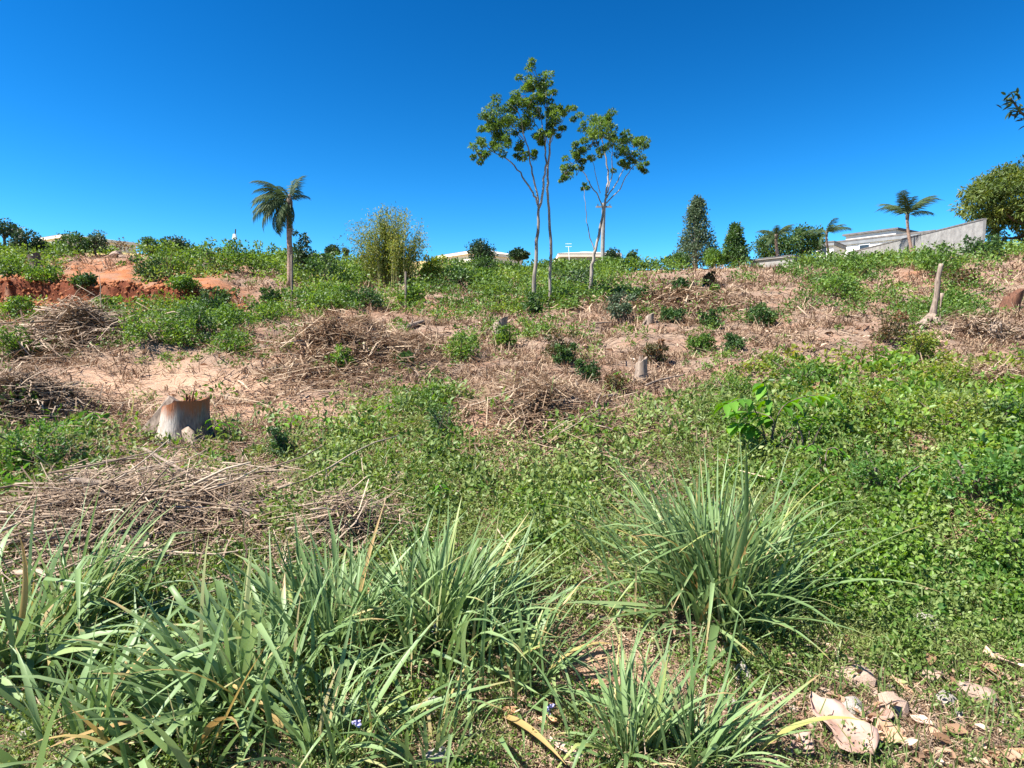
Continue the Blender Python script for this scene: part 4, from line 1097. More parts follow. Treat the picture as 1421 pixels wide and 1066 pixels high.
# ------------------------------------------------------------------ brush piles: branches one by one, fine twigs joined
def branch_mesh(fork):
    mb = MB(); n = 6; rr = random.uniform(.008, .016); p = Vector((-.5, 0, 0)); d = Vector((1, 0, 0)); pts = [p]
    for i in range(n - 1):
        d = (d + Vector((0, random.gauss(0, .16), random.gauss(0, .12)))).normalized(); p = p + d / (n - 1); pts.append(p)
    mb.tube(pts, [rr * (1.2 - .8 * i / (n - 1)) for i in range(n)], 4, .1)
    if fork:
        b = pts[2]; e = b + Vector((.35, random.choice((-1, 1)) * .16, random.uniform(0, .12)))
        mb.tube([b, b.lerp(e, .5) + Vector((0, 0, .02)), e], [rr * .7, rr * .5, rr * .25], 3, cap=False)
    return mb.mesh("branch", MT['branch'], True)
BR = [branch_mesh(i % 3 == 0) for i in range(16)]
def brush_pile(label, px, row, rx_px, ry, n, Lr, az, azs, twigs, tw_len, up=.12, thick=1.0, tone='twig', lift=.05):
    x0, y0 = hit0(px, row, Zg); rx = rx_px * y0 / F
    base = Vector((x0, y0, float(Zg(x0, y0)))); t = thing("brush_pile", base, label, "brush pile", "heaps of cut branches and dead brush")
    for i in range(n):
        a = random.uniform(0, 6.28); q = min(1.25, abs(random.gauss(0, .6))); x, y = x0 + math.cos(a) * q * rx, y0 + math.sin(a) * q * ry
        L = random.uniform(*Lr)
        o = link("branch", random.choice(BR), t, Vector((x, y, float(Zg(x, y)) + lift * random.uniform(.2, 1.6) + abs(random.gauss(0, .06)))) - base)
        o.rotation_euler = (random.uniform(0, 6.28), max(-.22, min(.22, random.gauss(0, up * .6))), R(random.gauss(az, azs))); k = thick * random.uniform(.5, 1.2); o.scale = (L, L * k, L * k)
    k = twigs; a = RNG.uniform(0, 6.28, k); q = np.abs(RNG.normal(0, .62, k)) * (1 + .35 * np.sin(a * 3 + px))
    x = x0 + np.cos(a) * q * rx; y = y0 + np.sin(a) * q * ry; z = Zg(x, y) + np.abs(RNG.normal(0, lift * 1.5, k))
    A = np.radians(RNG.normal(az, azs * 1.6 + 15, k))
    V, f, rn = strands(np.stack([x, y, z], 1), A, RNG.normal(0, .3, k), tw_len * RNG.lognormal(0, .45, k), np.maximum(.004, 1.5 * y0 / F) * RNG.uniform(.6, 1.4, k), .14)
    o = link("fine_twigs", np_mesh("fine_twigs", V - np.array(base)[None], f, MT[tone], rn), t); tag(o, kind="stuff")
    return t
brush_pile("wide pale heap of long bare sticks in the left foreground", 190, 715, 250, 1.35, 260, (.4, 1.4), -14, 50, 5200, .32, .10, lift=.055, thick=.85)
brush_pile("small dark heap of matted twigs behind the central grass tuft", 478, 738, 85, .5, 60, (.25, .6), -15, 40, 1600, .22, .15, lift=.06, thick=.8)
brush_pile("grey brush pile of piled branches below the orange bank", 105, 466, 85, 1.8, 120, (.6, 2.0), -12, 25, 2600, .55, .15, lift=.14)
brush_pile("big brown heap of dead brush left of centre", 478, 482, 125, 2.9, 110, (.4, 1.2), -12, 50, 5600, .36, .2, lift=.1, tone='straw', thick=.9)
brush_pile("stick heap at the left edge behind the broad-leaved vine", 35, 556, 80, 1.0, 85, (.5, 1.5), -25, 30, 1700, .35, .15, lift=.08)
brush_pile("pinkish heap of dead stems and straw in the centre of the slope", 745, 568, 125, 1.9, 60, (.3, .9), 20, 60, 2600, .3, .2, lift=.06, tone='straw', thick=.8)
brush_pile("brown pile of dead leaves and stems at the right edge", 1398, 540, 45, 1.0, 50, (.3, .8), 10, 40, 1500, .3, .25, lift=.1, tone='straw')
brush_pile("dry stems sprawled at the top of the brown slope", 935, 425, 110, 2.0, 60, (.5, 1.5), 10, 50, 2600, .5, .2, lift=.12, tone='straw', thick=.8)
brush_pile("bleached twigs around the small stump on the right", 1370, 468, 38, 1.0, 40, (.4, 1.2), 40, 40, 700, .4, .3, lift=.15)

# ------------------------------------------------------------------ stumps, logs, loose sticks
def stump(label, px, row, wpx, hpx, side, topm, lean=(0, 0), flare=1.5, n=14, splinters=8, roots=3, tilt_top=.2, kind="stump"):
    base = at(px, row); s = base.y / F; r, H = wpx * s / 2, hpx * s
    t = thing("tree_stump", base, label, "stump", None, random.uniform(-.3, .3))
    mb = MB(); rings = 7; ph = [random.uniform(-1, 1) for _ in range(n)]
    for i in range(rings):
        f = i / (rings - 1); k = 1 + (flare - 1) * (1 - f) ** 2.5
        for j in range(n):
            a = 2 * math.pi * j / n; w_ = 1 + .10 * ph[j] * (1.3 - f * .6) + .06 * math.sin(3 * a + 1)
            z = -.06 + (H + .06) * f
            if i == rings - 1: z += H * (tilt_top * math.cos(a) * .4 + .06 * ph[(j * 3) % n])
            mb.v.append((math.cos(a) * r * k * w_ + lean[0] * f * s, math.sin(a) * r * k * w_ + lean[1] * f * s, z))
    for i in range(rings - 1):
        for j in range(n): mb.f.append((i * n + j, i * n + (j + 1) % n, (i + 1) * n + (j + 1) % n, (i + 1) * n + j))
    top = [mb.v[(rings - 1) * n + j] for j in range(n)]
    mb.build("bark", side, t, True)
    mt = MB(); c = Vector((lean[0] * s, lean[1] * s, H * .96))
    mt.v = [tuple(Vector(p) * 1.0 + Vector((0, 0, -.004))) for p in top] + [tuple(Vector(p).lerp(c, .5) + Vector((0, 0, random.uniform(-.04, .04) * H))) for p in top] + [tuple(c)]
    for j in range(n):
        mt.f.append((j, (j + 1) % n, n + (j + 1) % n, n + j)); mt.f.append((n + j, n + (j + 1) % n, 2 * n))
    mt.build("cut_face", topm, t)
    for i in range(splinters):
        a = random.gauss(2.0, .9); q = random.uniform(.1, .85) * r
        p = c + Vector((math.cos(a) * q, math.sin(a) * q, -.06 * H)); h = H * random.choice((.08, .12, .16, .3)) * random.uniform(.7, 1.2)
        MB().tube([p, p + Vector((random.gauss(0, .1) * h, random.gauss(0, .1) * h, h))], [r * random.uniform(.07, .2), r * .03], 4).build("splinter", topm, t)
    for i in range(roots):
        a = random.uniform(0, 6.28) if i else math.pi * 1.15
        d = Vector((math.cos(a), math.sin(a), 0))
        MB().tube([d * r * .7 + Vector((0, 0, H * .35)), d * r * 1.5 + Vector((0, 0, H * .12)), d * r * 2.3 + Vector((0, 0, -.05))], [r * .35, r * .26, r * .1], 6, .1).build("root", MT['dead_wood'] if side is MT.get('big_stump') else side, t, True)
    return t
def big_stump_mat():
    m, nt, bs = mat("debarked_stump_wood")
    tc = nt.nodes.new("ShaderNodeTexCoord"); sp = nt.nodes.new("ShaderNodeSeparateXYZ"); nt.links.new(tc.outputs["Generated"], sp.inputs[0])
    mp = nt.nodes.new("ShaderNodeMapping"); mp.inputs["Scale"].default_value = (3, 3, .6); nt.links.new(tc.outputs["Object"], mp.inputs[0])
    n = noise(nt, 4, 6, .65, mp.outputs[0]); n2 = noise(nt, 22, 4, .6, mp.outputs[0])
    pale = ramp(nt, n, [(.35, (.24, .175, .125)), (.6, (.52, .445, .37))])
    bark = ramp(nt, n2, [(.3, (.10, .07, .055)), (.7, (.30, .22, .17))])
    a = nt.nodes.new("ShaderNodeMath"); a.operation = 'MULTIPLY_ADD'; a.inputs[1].default_value = .45; nt.links.new(n, a.inputs[0]); nt.links.new(sp.outputs["X"], a.inputs[2])
    c = mixc(nt, ramp(nt, a.outputs[0], [(.84, (0, 0, 0)), (.90, (1, 1, 1))]), pale, bark)
    b = nt.nodes.new("ShaderNodeMath"); b.operation = 'MULTIPLY_ADD'; b.inputs[1].default_value = 2.4; b.inputs[2].default_value = -2.5; nt.links.new(sp.outputs["Z"], b.inputs[0]); b2 = nt.nodes.new('ShaderNodeMath'); b2.operation = 'MULTIPLY_ADD'; b2.inputs[1].default_value = 1.9; nt.links.new(n, b2.inputs[0]); nt.links.new(b.outputs[0], b2.inputs[2]); b = b2
    c = mixc(nt, ramp(nt, b.outputs[0], [(.0, (0, 0, 0)), (.5, (1, 1, 1))]), c, (.30, .10, .035))
    nt.links.new(c, bs.inputs["Base Color"]); bs.inputs["Roughness"].default_value = .85; bump(nt, bs, n2, .5, .02)
    return m
MT['big_stump'] = big_stump_mat()
MT['stump_top'] = plain_mat("stump_top_wood", (.06, .022, .01), (.34, .15, .06), 9, .85, .6)
stump("large pale stump with splintered red-brown top and leaning slab", 252, 612, 58, 56, MT['big_stump'], MT['stump_top'], (9, 0), 1.5, 18, 9, 2, .22)
p = at(215, 612); s = p.y / F
t = thing("bark_slab", p, "weathered grey slab leaning against the large stump's left side", "wood slab")
MB().tube([(-.12, .02, -.05), (.02, .05, 26 * s), (.2, .1, 58 * s)], [.15, .12, .07], 6, .2).build("slab", MT['dead_wood'], t)
stump("grey tilted stump with cut face below the tallest tree", 690, 462, 19, 18, MT['dead_wood'], MT['dead_wood'], (6, 0), 1.4, 12, 3, 2, .8)
stump("pale upright broken stump among the shrubs in mid-slope", 889, 532, 16, 32, MT['dead_wood'], MT['dead_wood'], (1, 0), 1.5, 12, 5, 3, .4)
stump("small pale splintered stump beside the low dark shrub", 900, 449, 11, 12, MT['dead_wood'], MT['dead_wood'], (2, 0), 1.4, 10, 4, 1, .5)
stump("red-brown upturned stump at the right edge of the slope", 1398, 432, 20, 24, MT['red_wood'], MT['red_wood'], (8, 0), 1.2, 12, 6, 0, .7)
stump("small grey stump among bleached twigs on the right", 1380, 472, 14, 22, MT['dead_wood'], MT['dead_wood'], (1, 0), 1.2, 10, 2, 2, .3)
stump("greyish stump on the ridge bank left of the palm", 290, 370, 15, 16, MT['dead_wood'], MT['bark_dark'], (0, 0), 1.4, 10, 3, 2, .3)
stump("dark uprooted stump with pale arching root on the left bank", 53, 378, 14, 22, MT['bark_dark'], MT['bark_dark'], (-5, 0), 1.3, 10, 4, 4, .4)
stump("small rust-brown stump in weeds right of the dirt path", 512, 604, 14, 16, MT['red_wood'], MT['red_wood'], (0, 0), 1.3, 10, 3, 0, .4)
stump("tiny reddish stump high on the brown slope", 1118, 392, 8, 9, MT['red_wood'], MT['red_wood'], (0, 0), 1.3, 9, 2, 0, .4)

MT['dead_trunk'] = plain_mat("dead_trunk_wood", (.09, .065, .05), (.36, .275, .21), 7, .9, .6, stretch=(4, 4, .5))
def dead_trunk():
    base = at(1292, 452); s = base.y / F
    t = thing("dead_trunk", base, "dead pale trunk with split foot and roots on the right slope", "dead tree")
    H = 84 * s
    pts = [Vector((0, 0, -.1)), Vector((1 * s, 0, 14 * s)), Vector((5 * s, 0, 40 * s)), Vector((6 * s, 0, 66 * s)), Vector((9 * s, 0, H))]
    MB().tube(smooth_path(pts, 3), [7.0 * s * (1 - .5 * min(1, i / 5)) * (1 if i < 9 else .85) for i in range(13)], 9, .16).build("trunk", MT['dead_trunk'], t, True)
    MB().tube(smooth_path([(12 * s, -.05, -.05), (9 * s, -.06, 18 * s), (11 * s, -.04, 44 * s)], 3), [3.4 * s - .02 * i for i in range(7)], 6, .1).build("split_stem", MT['dead_wood'], t, True)
    for a in (2.7, 3.6, .4, 5.0, 1.7):
        d = Vector((math.cos(a), math.sin(a), 0))
        MB().tube([Vector((0, 0, 14 * s)), d * 12 * s + Vector((0, 0, 3 * s)), d * 26 * s + Vector((0, 0, -.08))], [5 * s, 3.5 * s, 1.2 * s], 6, .1).build("root", MT['dead_wood'], t, True)
    MB().tube([Vector((6 * s, 0, 70 * s)), Vector((14 * s, .1, 80 * s))], [2.2 * s, 1 * s], 5).build("limb", MT['dead_wood'], t)
dead_trunk()

def log(label, p0, p1, wpx, m, name="log", cat="log", lift=0.0, mid=None):
    a, b = at(*p0), at(*p1); s = (a.y + b.y) / 2 / F; r = wpx * s / 2
    base = (a + b) / 2; t = thing(name, base, label, cat)
    up = Vector((0, 0, r * .6 + lift)); c = base + up + Vector((random.gauss(0, .06), random.gauss(0, .06), r * .3))
    pts = smooth_path([a + up - base, c - base, b + up - base], 4); k = len(pts)
    MB().tube(pts, [r * (1.1 - .35 * i / (k - 1)) for i in range(k)], 7, .1).build("wood", m, t, True)
    if wpx > 4:
        kn = pts[k // 3]
        MB().tube([kn, kn + Vector((.06, 0, r * 2.2))], [r * .4, r * .2], 5).build("broken_twig", m, t, True)
    return t
log("pale half-rotten log lying on the big brown heap's right end", (556, 460), (588, 449), 8, MT['dead_wood'])
log("long thin branch lying left of the pale upright stump", (790, 522), (826, 517), 3, MT['dead_wood'], "fallen_branch", "branch", .05)
log("thin arched branch right of the pale upright stump", (896, 545), (950, 530), 3, MT['dead_wood'], "fallen_branch", "branch", .12)
log("short pale stick below the rust-tinged shrub", (838, 556), (868, 553), 4, MT['dead_wood'], "fallen_branch", "branch", .04)
log("upright-looking thin stem across the pinkish heap", (832, 590), (834, 556), 3, MT['dead_wood'], "fallen_branch", "branch", .1)
log("thin pale stick on the slope under the forked tree", (820, 452), (855, 451), 2.4, MT['dead_wood'], "fallen_branch", "branch", .05)
log("dark curved root at the lower edge of the pinkish patch", (745, 618), (795, 619), 4, MT['bark_dark'], "fallen_branch", "branch", .01)
log("dark curved root by the right tuft's upper left side", (815, 622), (850, 619), 4, MT['bark_dark'], "fallen_branch", "branch", .01)
log("pale stick jutting from the grey brush pile", (32, 468), (75, 478), 3.5, MT['dead_wood'], "fallen_branch", "branch", .2)
log("fallen grey log on the green bank left of the palm", (370, 374), (388, 371), 4, MT['dead_wood'])
log("stick lying under the red-brown upturned stump", (1350, 415), (1395, 405), 3, MT['dead_wood'], "fallen_branch", "branch", .1)
log("long straight twig leaning on the left part of the big brown heap", (388, 488), (414, 508), 3.5, MT['dead_wood'], "fallen_branch", "branch", .1)
log("thick pale forked limb at the front of the stick heap", (150, 752), (252, 790), 9, MT['dead_wood'], "fallen_branch", "branch", .06)
log("long pale pole across the left end of the stick heap", (0, 776), (225, 762), 6, MT['dead_wood'], "fallen_branch", "branch", .10)
log("thick crooked limb rising to the back of the stick heap", (100, 690), (185, 700), 9, MT['dead_wood'], "fallen_branch", "branch", .12)
log("slanting pale limb on the right of the stick heap", (200, 640), (350, 740), 5, MT['dead_wood'], "fallen_branch", "branch", .12)
log("smooth grey stick half buried beside the right grass tuft", (815, 862), (852, 858), 9, MT['dead_wood'], "fallen_branch", "branch", .01)
log("bleached branch in the left edge stick heap", (15, 528), (100, 558), 5, MT['dead_wood'], "fallen_branch", "branch", .15)

# ------------------------------------------------------------------ grass tufts, every blade a part
def blade_mesh(bend, W, kink=False):
    n = 8; p = Vector((0, 0, 0)); mb = MB(); a = 0
    for i in range(n + 1):
        t = i / n; a = bend * t ** 1.5 + (1.2 if kink and t > .58 else 0)
        w_ = W * (.45 + .55 * math.sin(min(1, t / .45) * math.pi / 2)) * (1 if t < .45 else max(.02, 1 - ((t - .45) / .55) ** 1.7))
        nz = Vector((0, -math.sin(a + 1.57), math.cos(a + 1.57))) * -1
        d = Vector((0, math.sin(a), math.cos(a)))
        up = Vector((0, -math.cos(a), math.sin(a)))
        mb.v += [tuple(p + Vector((-w_, 0, 0)) + up * w_ * .45), tuple(p), tuple(p + Vector((w_, 0, 0)) + up * w_ * .45)]
        p = p + d / n
    for i in range(n):
        o = i * 3; mb.f += [(o, o + 1, o + 4, o + 3), (o + 1, o + 2, o + 5, o + 4)]
    me = mb.mesh("blade", MT['blade'], True); a_ = me.attributes.new('tip', 'FLOAT', 'POINT'); a_.data.foreach_set('value', [i // 3 / n for i in range(len(mb.v))])
    return me
BL = [blade_mesh(b_, w_, k_) for b_, w_, k_ in ((.25, .011, 0), (.45, .014, 0), (.7, .012, 0), (.95, .015, 0), (1.2, .013, 0), (1.5, .015, 0), (.35, .009, 0), (.6, .016, 0), (.8, .013, 1), (.4, .012, 1), (1.8, .013, 0), (.15, .010, 0))]
def tuft(label, px, row, n, L, rad, lean=(0, 0), spread_=.5, flat=0.0, wide=1.0):
    base = at(px, row); t = thing("grass_tuft", base, label, "grass tuft", "coarse tall grass tufts in the foreground")
    for i in range(n):
        a = random.uniform(0, 6.28); q = abs(random.gauss(0, 1)) * rad * .6
        x, y = base.x + math.cos(a) * q, base.y + math.sin(a) * q
        l = L * min(1.3, max(.3, random.gauss(.8, .22)))
        tilt = min(1.5, abs(random.gauss(flat, spread_)))
        az = a + random.gauss(0, .7)
        d = Vector((math.cos(az) * math.sin(tilt) + lean[0], math.sin(az) * math.sin(tilt) + lean[1], math.cos(tilt)))
        o = link("blade", random.choice(BL), t, Vector((x, y, float(Zg(x, y)) - .02)) - base)
        az = math.atan2(d.y, d.x); tl = math.acos(max(-1, min(1, d.normalized().z)))
        o.rotation_euler = Euler((-tl, random.gauss(0, .25), az - math.pi / 2), 'XYZ')
        k = wide * random.uniform(.8, 1.4) * (.85 / max(l, .35)) ** .5
        o.scale = (l * k, l, l)
    m = int(n * (.95 if wide == 1 else .6)); N = 6
    a = RNG.uniform(0, 6.28, m); q = np.abs(RNG.normal(0, .65, m)) * rad; l = L * np.clip(RNG.normal(.72, .25, m), .25, 1.2)
    az = a + RNG.normal(0, .8, m); ti = np.minimum(1.45, np.abs(RNG.normal(flat * .8, spread_ * 1.1, m))); bd = RNG.uniform(.1, 1.3, m); wd = RNG.uniform(.0035, .008, m) * wide
    P = np.stack([np.cos(a) * q, np.sin(a) * q, Zg(base.x + np.cos(a) * q, base.y + np.sin(a) * q) - base.z - .02], 1); rows = []
    H = np.stack([np.cos(az) + lean[0], np.sin(az) + lean[1], 0 * az], 1); H = unit(H); sd = np.stack([-H[:, 1], H[:, 0], 0 * az], 1)
    sd = unit(sd + RNG.normal(0, .35, (m, 3)))
    for i in range(N + 1):
        t_ = i / N; w_ = (wd * (1 if t_ < .5 else max(.03, 1 - ((t_ - .5) / .5) ** 1.6)))[:, None]
        rows.append(np.stack([P - sd * w_, P + sd * w_], 1)); an = ti + bd * t_ ** 1.4
        P = P + (H * np.sin(an)[:, None] + np.array([[0, 0, 1.]]) * np.cos(an)[:, None]) * (l / N)[:, None]
    V = np.stack(rows, 1).reshape(-1, 3); b = np.arange(m)[:, None, None] * 2 * (N + 1) + np.arange(N)[None, :, None] * 2
    f = (b + np.array([0, 1, 3, 2])[None, None]).reshape(-1, 4)
    o = link("fine_blades", np_mesh("fine_blades", V, f, MT['blade_fine'], np.repeat(np.where((RNG.uniform(0, 1, m) < .2) & (l < L * .8), RNG.uniform(.94, 1, m), RNG.uniform(0, .93, m)), 2 * (N + 1))), t); tag(o, kind="stuff")
    return t
tuft("large bushy grass tuft standing alone right of centre", 988, 840, 295, .9, .32, (-.12, .04), .54)
tuft("skirt of drooping blades at the foot of the large right tuft", 1000, 872, 46, .55, .2, (.1, -.25), .7, .5)
tuft("large leaning grass tuft in the lower centre", 615, 890, 290, .70, .34, (.14, .08), .68)
tuft("dense grass tuft left of the lower centre one", 455, 905, 230, .64, .3, (-.1, .06), .72)
tuft("wide-bladed grass tuft in the lower left", 330, 985, 130, .74, .25, (-.4, -.02), .8, .6, 1.4)
tuft("grass tuft with long arching blades at the left edge", 15, 930, 95, .74, .34, (.2, .05), .75, .3, 1.45)
tuft("thin spiky grass tuft before the stick heap on the left", 110, 870, 56, .8, .18, (.18, .05), .5, .1)
tuft("low sprawling grass tuft in the bottom left corner", 120, 1035, 75, .6, .34, (.1, 0), .8, .6, 1.35)
tuft("short grass tuft at the bottom edge left of centre", 440, 1052, 75, .5, .28, (-.05, 0), .7, .3, 1.1)
tuft("broad-bladed sprawling tuft at the bottom edge between the left corner and lower centre", 255, 1062, 60, .5, .3, (-.1, 0), .8, .5, 1.3)
tuft("low fan of blades at the bottom edge below the lower centre tuft", 600, 1045, 50, .45, .26, (.05, -.05), .75, .45)
tuft("small grass tuft on bare soil at the bottom centre", 868, 1045, 70, .45, .14, (-.1, .05), .65, .3)
tuft("small arching grass tuft at the bottom right of centre", 965, 1055, 60, .48, .16, (.15, .05), .7, .3)
tuft("sprawling thin blades on the soil right of the lower centre tuft", 720, 960, 55, .6, .2, (.3, -.05), .7, .5)

# ------------------------------------------------------------------ sapling with paired leaves, leafy weeds
def broad_leaf(m, L=1.0, W=.42):
    mb = MB(); prof = [(0, .03), (.18, .62), (.45, 1.0), (.75, .7), (1, .02)]
    for t, w_ in prof:
        z = .10 * math.sin(t * 2.6) - .12 * t * t
        mb.v += [(-W / 2 * w_, t * L, z + .07 * w_), (0, t * L, z), (W / 2 * w_, t * L, z + .07 * w_)]
    for i in range(4):
        o = i * 3; mb.f += [(o, o + 1, o + 4, o + 3), (o + 1, o + 2, o + 5, o + 4)]
    return mb.mesh("leaf", m, True)
LF = [broad_leaf(MT['sapling'], 1, w_) for w_ in (.42, .5, .36)]
def sapling(label, px, row, top_rows, leaf, cat="sapling", pairs=7):
    base = at(px, row); s = base.y / F; t = thing("sapling", base, label, cat)
    for (dx, dz, ex, ez) in top_rows:      # a stem rising, then arching sideways
        a = Vector((dx * .3 * s, random.gauss(0, .04), dz * .5 * s)); b = Vector((dx * s, random.gauss(0, .06), dz * s)); e = Vector((ex * s, random.gauss(0, .12), ez * s))
        pth = smooth_path([(0, 0, -.05), a, b, (b + e) / 2 + Vector((0, 0, 7 * s)), e], 4); k = len(pth)
        MB().tube(pth, [.009 - .006 * i / k for i in range(k)], 5, cap=False).build("stem", MT['bark_dark'], t, True)
        for i in range(pairs):
            f = .5 + .5 * i / (pairs - 1); j = min(k - 2, int(f * (k - 1))); p = pth[j].lerp(pth[j + 1], f * (k - 1) - j); d = (pth[j + 1] - pth[j]).normalized()
            for sd in (-1, 1):
                o = link("leaf", random.choice(LF), t, p); az = math.atan2(d.y, d.x) - math.pi / 2 + sd * random.uniform(.8, 1.3)
                o.rotation_euler = (random.uniform(-.75, -.15), random.uniform(-.3, .3), az); o.scale = (leaf * random.uniform(.8, 1.15),) * 3
    return t
sapling("bright green sapling with paired glossy leaves right of centre", 1070, 640, [(-30, 80, -68, 82), (10, 78, 75, 92), (0, 66, -10, 108), (25, 40, 55, 60), (-15, 40, -45, 50), (-5, 60, -40, 62)], .20)
sapling("small glossy-leaved seedling in front of the bright sapling", 1140, 665, [(-8, 40, -30, 48), (10, 38, 30, 34)], .11, "seedling", 4)
sapling("young plant with drooping leaves right of the large stump", 300, 618, [(2, 26, 18, 24), (-2, 28, -12, 30)], .12, "seedling", 4)
for px, row, lab in ((402, 606, "seedling with a few leaves at the lower edge of the dirt path"), (450, 608, "second seedling at the dirt path, near the small rust-brown stump"),
                     (545, 590, "upright leafy weed beside the small rust-brown stump"), (862, 545, "small bright weed at the foot of the pale upright stump"), (816, 610, "lone dark weed stem on the pinkish patch"),
                     (100, 610, "tall broad-leaved weed by the left edge stick heap"), (135, 600, "thin leafy weed right of the tall broad-leaved weed"), (605, 700, "broad-leaved weed behind the lower centre tuft")):
    sapling(lab, px, row, [(random.uniform(-4, 4), 20, random.uniform(-14, 14), 20), (random.uniform(-4, 4), 16, random.uniform(-12, 12), 26)], .11, "weed", 3)

# ------------------------------------------------------------------ stones, dry leaves, small finds in the foreground
def rock_mesh(m, seed):
    import bmesh
    bm = bmesh.new(); bmesh.ops.create_icosphere(bm, subdivisions=2, radius=1); rr = random.Random(seed)
    off = Vector((rr.uniform(0, 9), rr.uniform(0, 9), rr.uniform(0, 9)))
    from mathutils import noise as mn
    for v in bm.verts:
        k = 1 + .5 * mn.noise(v.co * 1.1 + off) + .2 * mn.noise(v.co * 2.7 + off); v.co *= k; v.co.z *= .6
        for ax in range(3): v.co[ax] = max(-.85, min(.85, v.co[ax]))
    me = bpy.data.meshes.new("stone"); bm.to_mesh(me); bm.free(); me.materials.append(m); return me
RW = [rock_mesh(MT['stone'], i) for i in range(4)]; RT = [rock_mesh(MT['stone_tan'], 10 + i) for i in range(4)]
def stone(px, row, wpx, label, tan=False, group="stones among the foreground weeds", sink=.1):
    p = at(px, row); s = p.y / F; o = link("stone", random.choice(RT if tan else RW), None, p + Vector((0, 0, wpx * s * (.2 if row > 700 else .14))))
    k = wpx * s / 1.9; o.scale = (k, k * random.uniform(.7, 1), k * random.uniform(.7, 1.1)); o.rotation_euler = (random.gauss(0, .3), random.gauss(0, .3), random.uniform(0, 6.28))
    tag(o, label, "stone", group)
stone(1030, 942, 32, "white rounded stone at the lower right of the large right tuft")
stone(1018, 980, 24, "bright white pebble below the white rounded stone")
stone(1285, 877, 42, "flat white stone in the weeds right of the large tuft")
stone(1318, 800, 20, "small pale stone high in the vine at the right")
stone(1312, 978, 34, "white stone in the lower right corner, left of the brown slabs")
stone(1332, 1000, 24, "second white stone touching the lower right corner group")
stone(1180, 992, 44, "pale angular stone just above the big curled pinkish leaf")
stone(1160, 940, 30, "tan stone among weeds up from the big curled leaf", True)
stone(1190, 950, 44, "flat tan stone next to the big curled leaf's upper edge", True)
stone(1290, 945, 38, "cream stone in the weeds of the lower right", True)
stone(1355, 975, 52, "large tan stone in the lower right corner", True)
stone(1330, 965, 36, "rounded tan stone left of the large corner stone", True)
stone(1240, 990, 44, "tan layered stone right of the big curled leaf", True)
stone(600, 990, 40, "white stone peeping out under the lower centre tuft")
stone(605, 1062, 44, "white stone at the bottom edge below the lower centre tuft")
stone(275, 1000, 30, "whitish stone beneath blades in the lower left")
stone(40, 1026, 34, "grey-white stone in the bottom left corner")
stone(548, 672, 40, "pinkish clod of bare earth in the green cover", True)
for px, row, w_ in ((1128, 1010, 18), (1260, 1045, 20), (1400, 1010, 26), (1390, 1040, 22), (1105, 960, 16), (1225, 930, 18), (1210, 965, 16), (890, 1000, 12), (800, 940, 14), (850, 900, 10), (905, 905, 16), (1060, 1010, 14), (1300, 1050, 18), (1350, 1050, 22), (1075, 940, 16), (1100, 990, 14), (1145, 965, 20), (1200, 935, 14), (1235, 960, 16), (1270, 990, 20), (1300, 1000, 16), (1330, 1030, 18), (1370, 1020, 16), (1410, 980, 20), (1380, 945, 16), (1320, 925, 14), (1250, 1020, 16), (1080, 1045, 14), (1000, 965, 14), (940, 960, 12), (780, 985, 14), (820, 1015, 12)):
    stone(px, row, w_, "small pebble among dry leaves in the lower right foreground", random.random() < .6, "pebbles of the lower right foreground")
for px, row, w_, lab in ((160, 358, 16, "pale boulder on the bank top right of the uprooted stump"), (170, 358, 10, "smaller boulder touching the pale boulder on the bank top"), (330, 378, 8, "small white stone on the green bank left of the palm")):
    stone(px, row, w_, lab, True, "boulders on the upper bank")

def curled_leaf(label, px, row, L, W, m, curl, rz, lobes=0, name="dry_leaf", tilt=0.0):
    p = at(px, row); mb = MB(); n, k = 9, 7
    for i in range(n + 1):
        t = i / n; hw = W / 2 * math.sin(math.pi * min(1, t ** .8 * .97 + .03)) * (1 + (.35 * math.sin(t * lobes * math.pi) if lobes else 0))
        for j in range(k):
            q = (j / (k - 1) - .5) * 2; a = q * curl
            z = (1 - math.cos(a)) / max(.2, curl) * hw * 1.0 + .05 * L * math.sin(t * 7 + q * 3) + .03 * L * math.sin(q * 9 + t * 11) + .1 * L * (t - .5) ** 2 * 3
            mb.v.append((q * hw * (math.sin(curl) / curl if curl > .1 else 1), (t - .5) * L, z))
    for i in range(n):
        for j in range(k - 1):
            o = i * k + j; mb.f.append((o, o + 1, o + k + 1, o + k))
    o = mb.build(name, m, None, True, p + Vector((0, 0, .025 + .1 * tilt))); o.rotation_euler = (tilt + random.gauss(0, .2), random.gauss(0, .2), rz)
    sd = o.modifiers.new("thickness", 'SOLIDIFY'); sd.thickness = .0025
    tag(o, label, "dry leaf", "large dry leaves on the ground"); return o
curled_leaf("big curled pinkish dry leaf at the bottom right", 1165, 1030, .29, .19, MT['pink_leaf'], .7, .35, 3, tilt=.4)
curled_leaf("rust-brown crumpled leaf right of the big pinkish leaf", 1228, 1035, .17, .13, MT['dry_leaf'], 1.2, 1.8, 2)
curled_leaf("long orange dry leaf lying in the weeds at the right", 1358, 868, .24, .07, MT['dry_leaf'], .9, 1.0)
curled_leaf("orange-brown leaf at the right edge of the frame", 1408, 935, .26, .11, MT['dry_leaf'], .9, 1.1)
curled_leaf("tan dry leaf on the bottom edge right of the small tuft", 1110, 1050, .16, .09, MT['pink_leaf'], .9, 2.4)
curled_leaf("orange leaf on the soil at the bottom centre", 785, 1050, .15, .06, MT['dry_leaf'], .8, .9)
curled_leaf("brown dry leaf beside the white rounded stone", 1090, 925, .15, .08, MT['dry_leaf'], 1.0, 2.0)
curled_leaf("brown dry leaf above the tan layered stone", 1262, 918, .12, .07, MT['dry_leaf'], 1.0, .3)
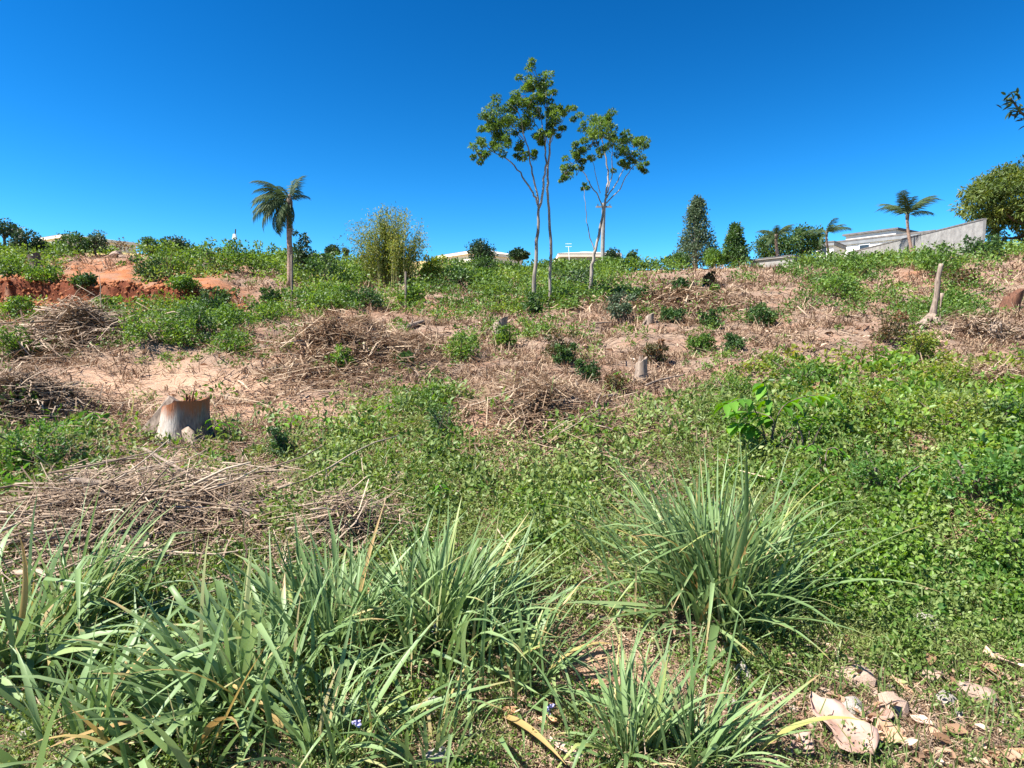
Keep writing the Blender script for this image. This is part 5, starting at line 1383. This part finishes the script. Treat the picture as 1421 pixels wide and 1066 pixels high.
curled_leaf("pale tan leaf between the corner stones and big leaf", 1215, 1000, .2, .12, MT['pink_leaf'], .8, -.6, 2)
curled_leaf("dry brown leaf hanging at the left of the large right tuft", 800, 745, .26, .12, MT['pink_leaf'], 1.1, .2)
curled_leaf("brown leaf below the right tuft's drooping skirt", 940, 890, .14, .08, MT['dry_leaf'], 1.0, 1.2)
for px, row in ((1150, 905), (1195, 1020), (1280, 1010), (1300, 1030), (1375, 1060), (1080, 980), (1050, 965), (1250, 960), (1130, 985), (1410, 1060), (1340, 930), (1180, 910), (700, 1000), (760, 1010), (830, 960)):
    curled_leaf("small dry brown leaf among the pebbles and weeds of the foreground", px, row, random.uniform(.07, .13), random.uniform(.04, .07), random.choice((MT['dry_leaf'], MT['pink_leaf'])), 1.0, random.uniform(0, 6.28))

p = at(280, 990); s = p.y / F      # scrap of black sheet under the blades
mb = MB(); k = 7
for i in range(k):
    for j in range(k):
        x, y = (i / (k - 1) - .5) * 46 * s, (j / (k - 1) - .5) * .16
        mb.v.append((x + random.gauss(0, .008), y, .03 + abs(random.gauss(0, .022))))
for i in range(k - 1):
    for j in range(k - 1): o_ = i * k + j; mb.f.append((o_, o_ + k, o_ + k + 1, o_ + 1))
o = mb.build("plastic_scrap", MT['plastic_black'], None, False, p); tag(o, "crumpled black plastic scrap under blades in the lower left", "plastic scrap")

def flower_sprig(px, row, label):
    base = at(px, row); t = thing("flower_sprig", base, label, "flower", "tiny lilac flowers in the foreground grass")
    h = random.uniform(.10, .16)
    MB().tube([(0, 0, -.02), (.01, 0, h * .5), (.02, .01, h)], [.002, .002, .0015], 4).build("stem", MT['shrub_green_stem'], t)
    for i in range(9):
        p = Vector((.02 + random.gauss(0, .008), .01 + random.gauss(0, .008), h + random.gauss(0, .012)))
        MB().tube([p, p + Vector((random.gauss(0, .004), random.gauss(0, .004), .009))], [.003, .006], 5).build("floret", MT['flower'], t)
MT['shrub_green_stem'] = plain_mat("green_stem", (.08, .13, .03), (.12, .18, .05), 8, .7, 0)
for px, row, lab in ((755, 1030, "lilac flower sprig on the bare soil at the bottom centre"), (490, 1066, "lilac flower sprig at the bottom edge left of centre"), (700, 905, "lilac flower sprig on the right side of the lower centre tuft"), (597, 905, "lilac flower sprig within the lower centre tuft")):
    flower_sprig(px, row, lab)
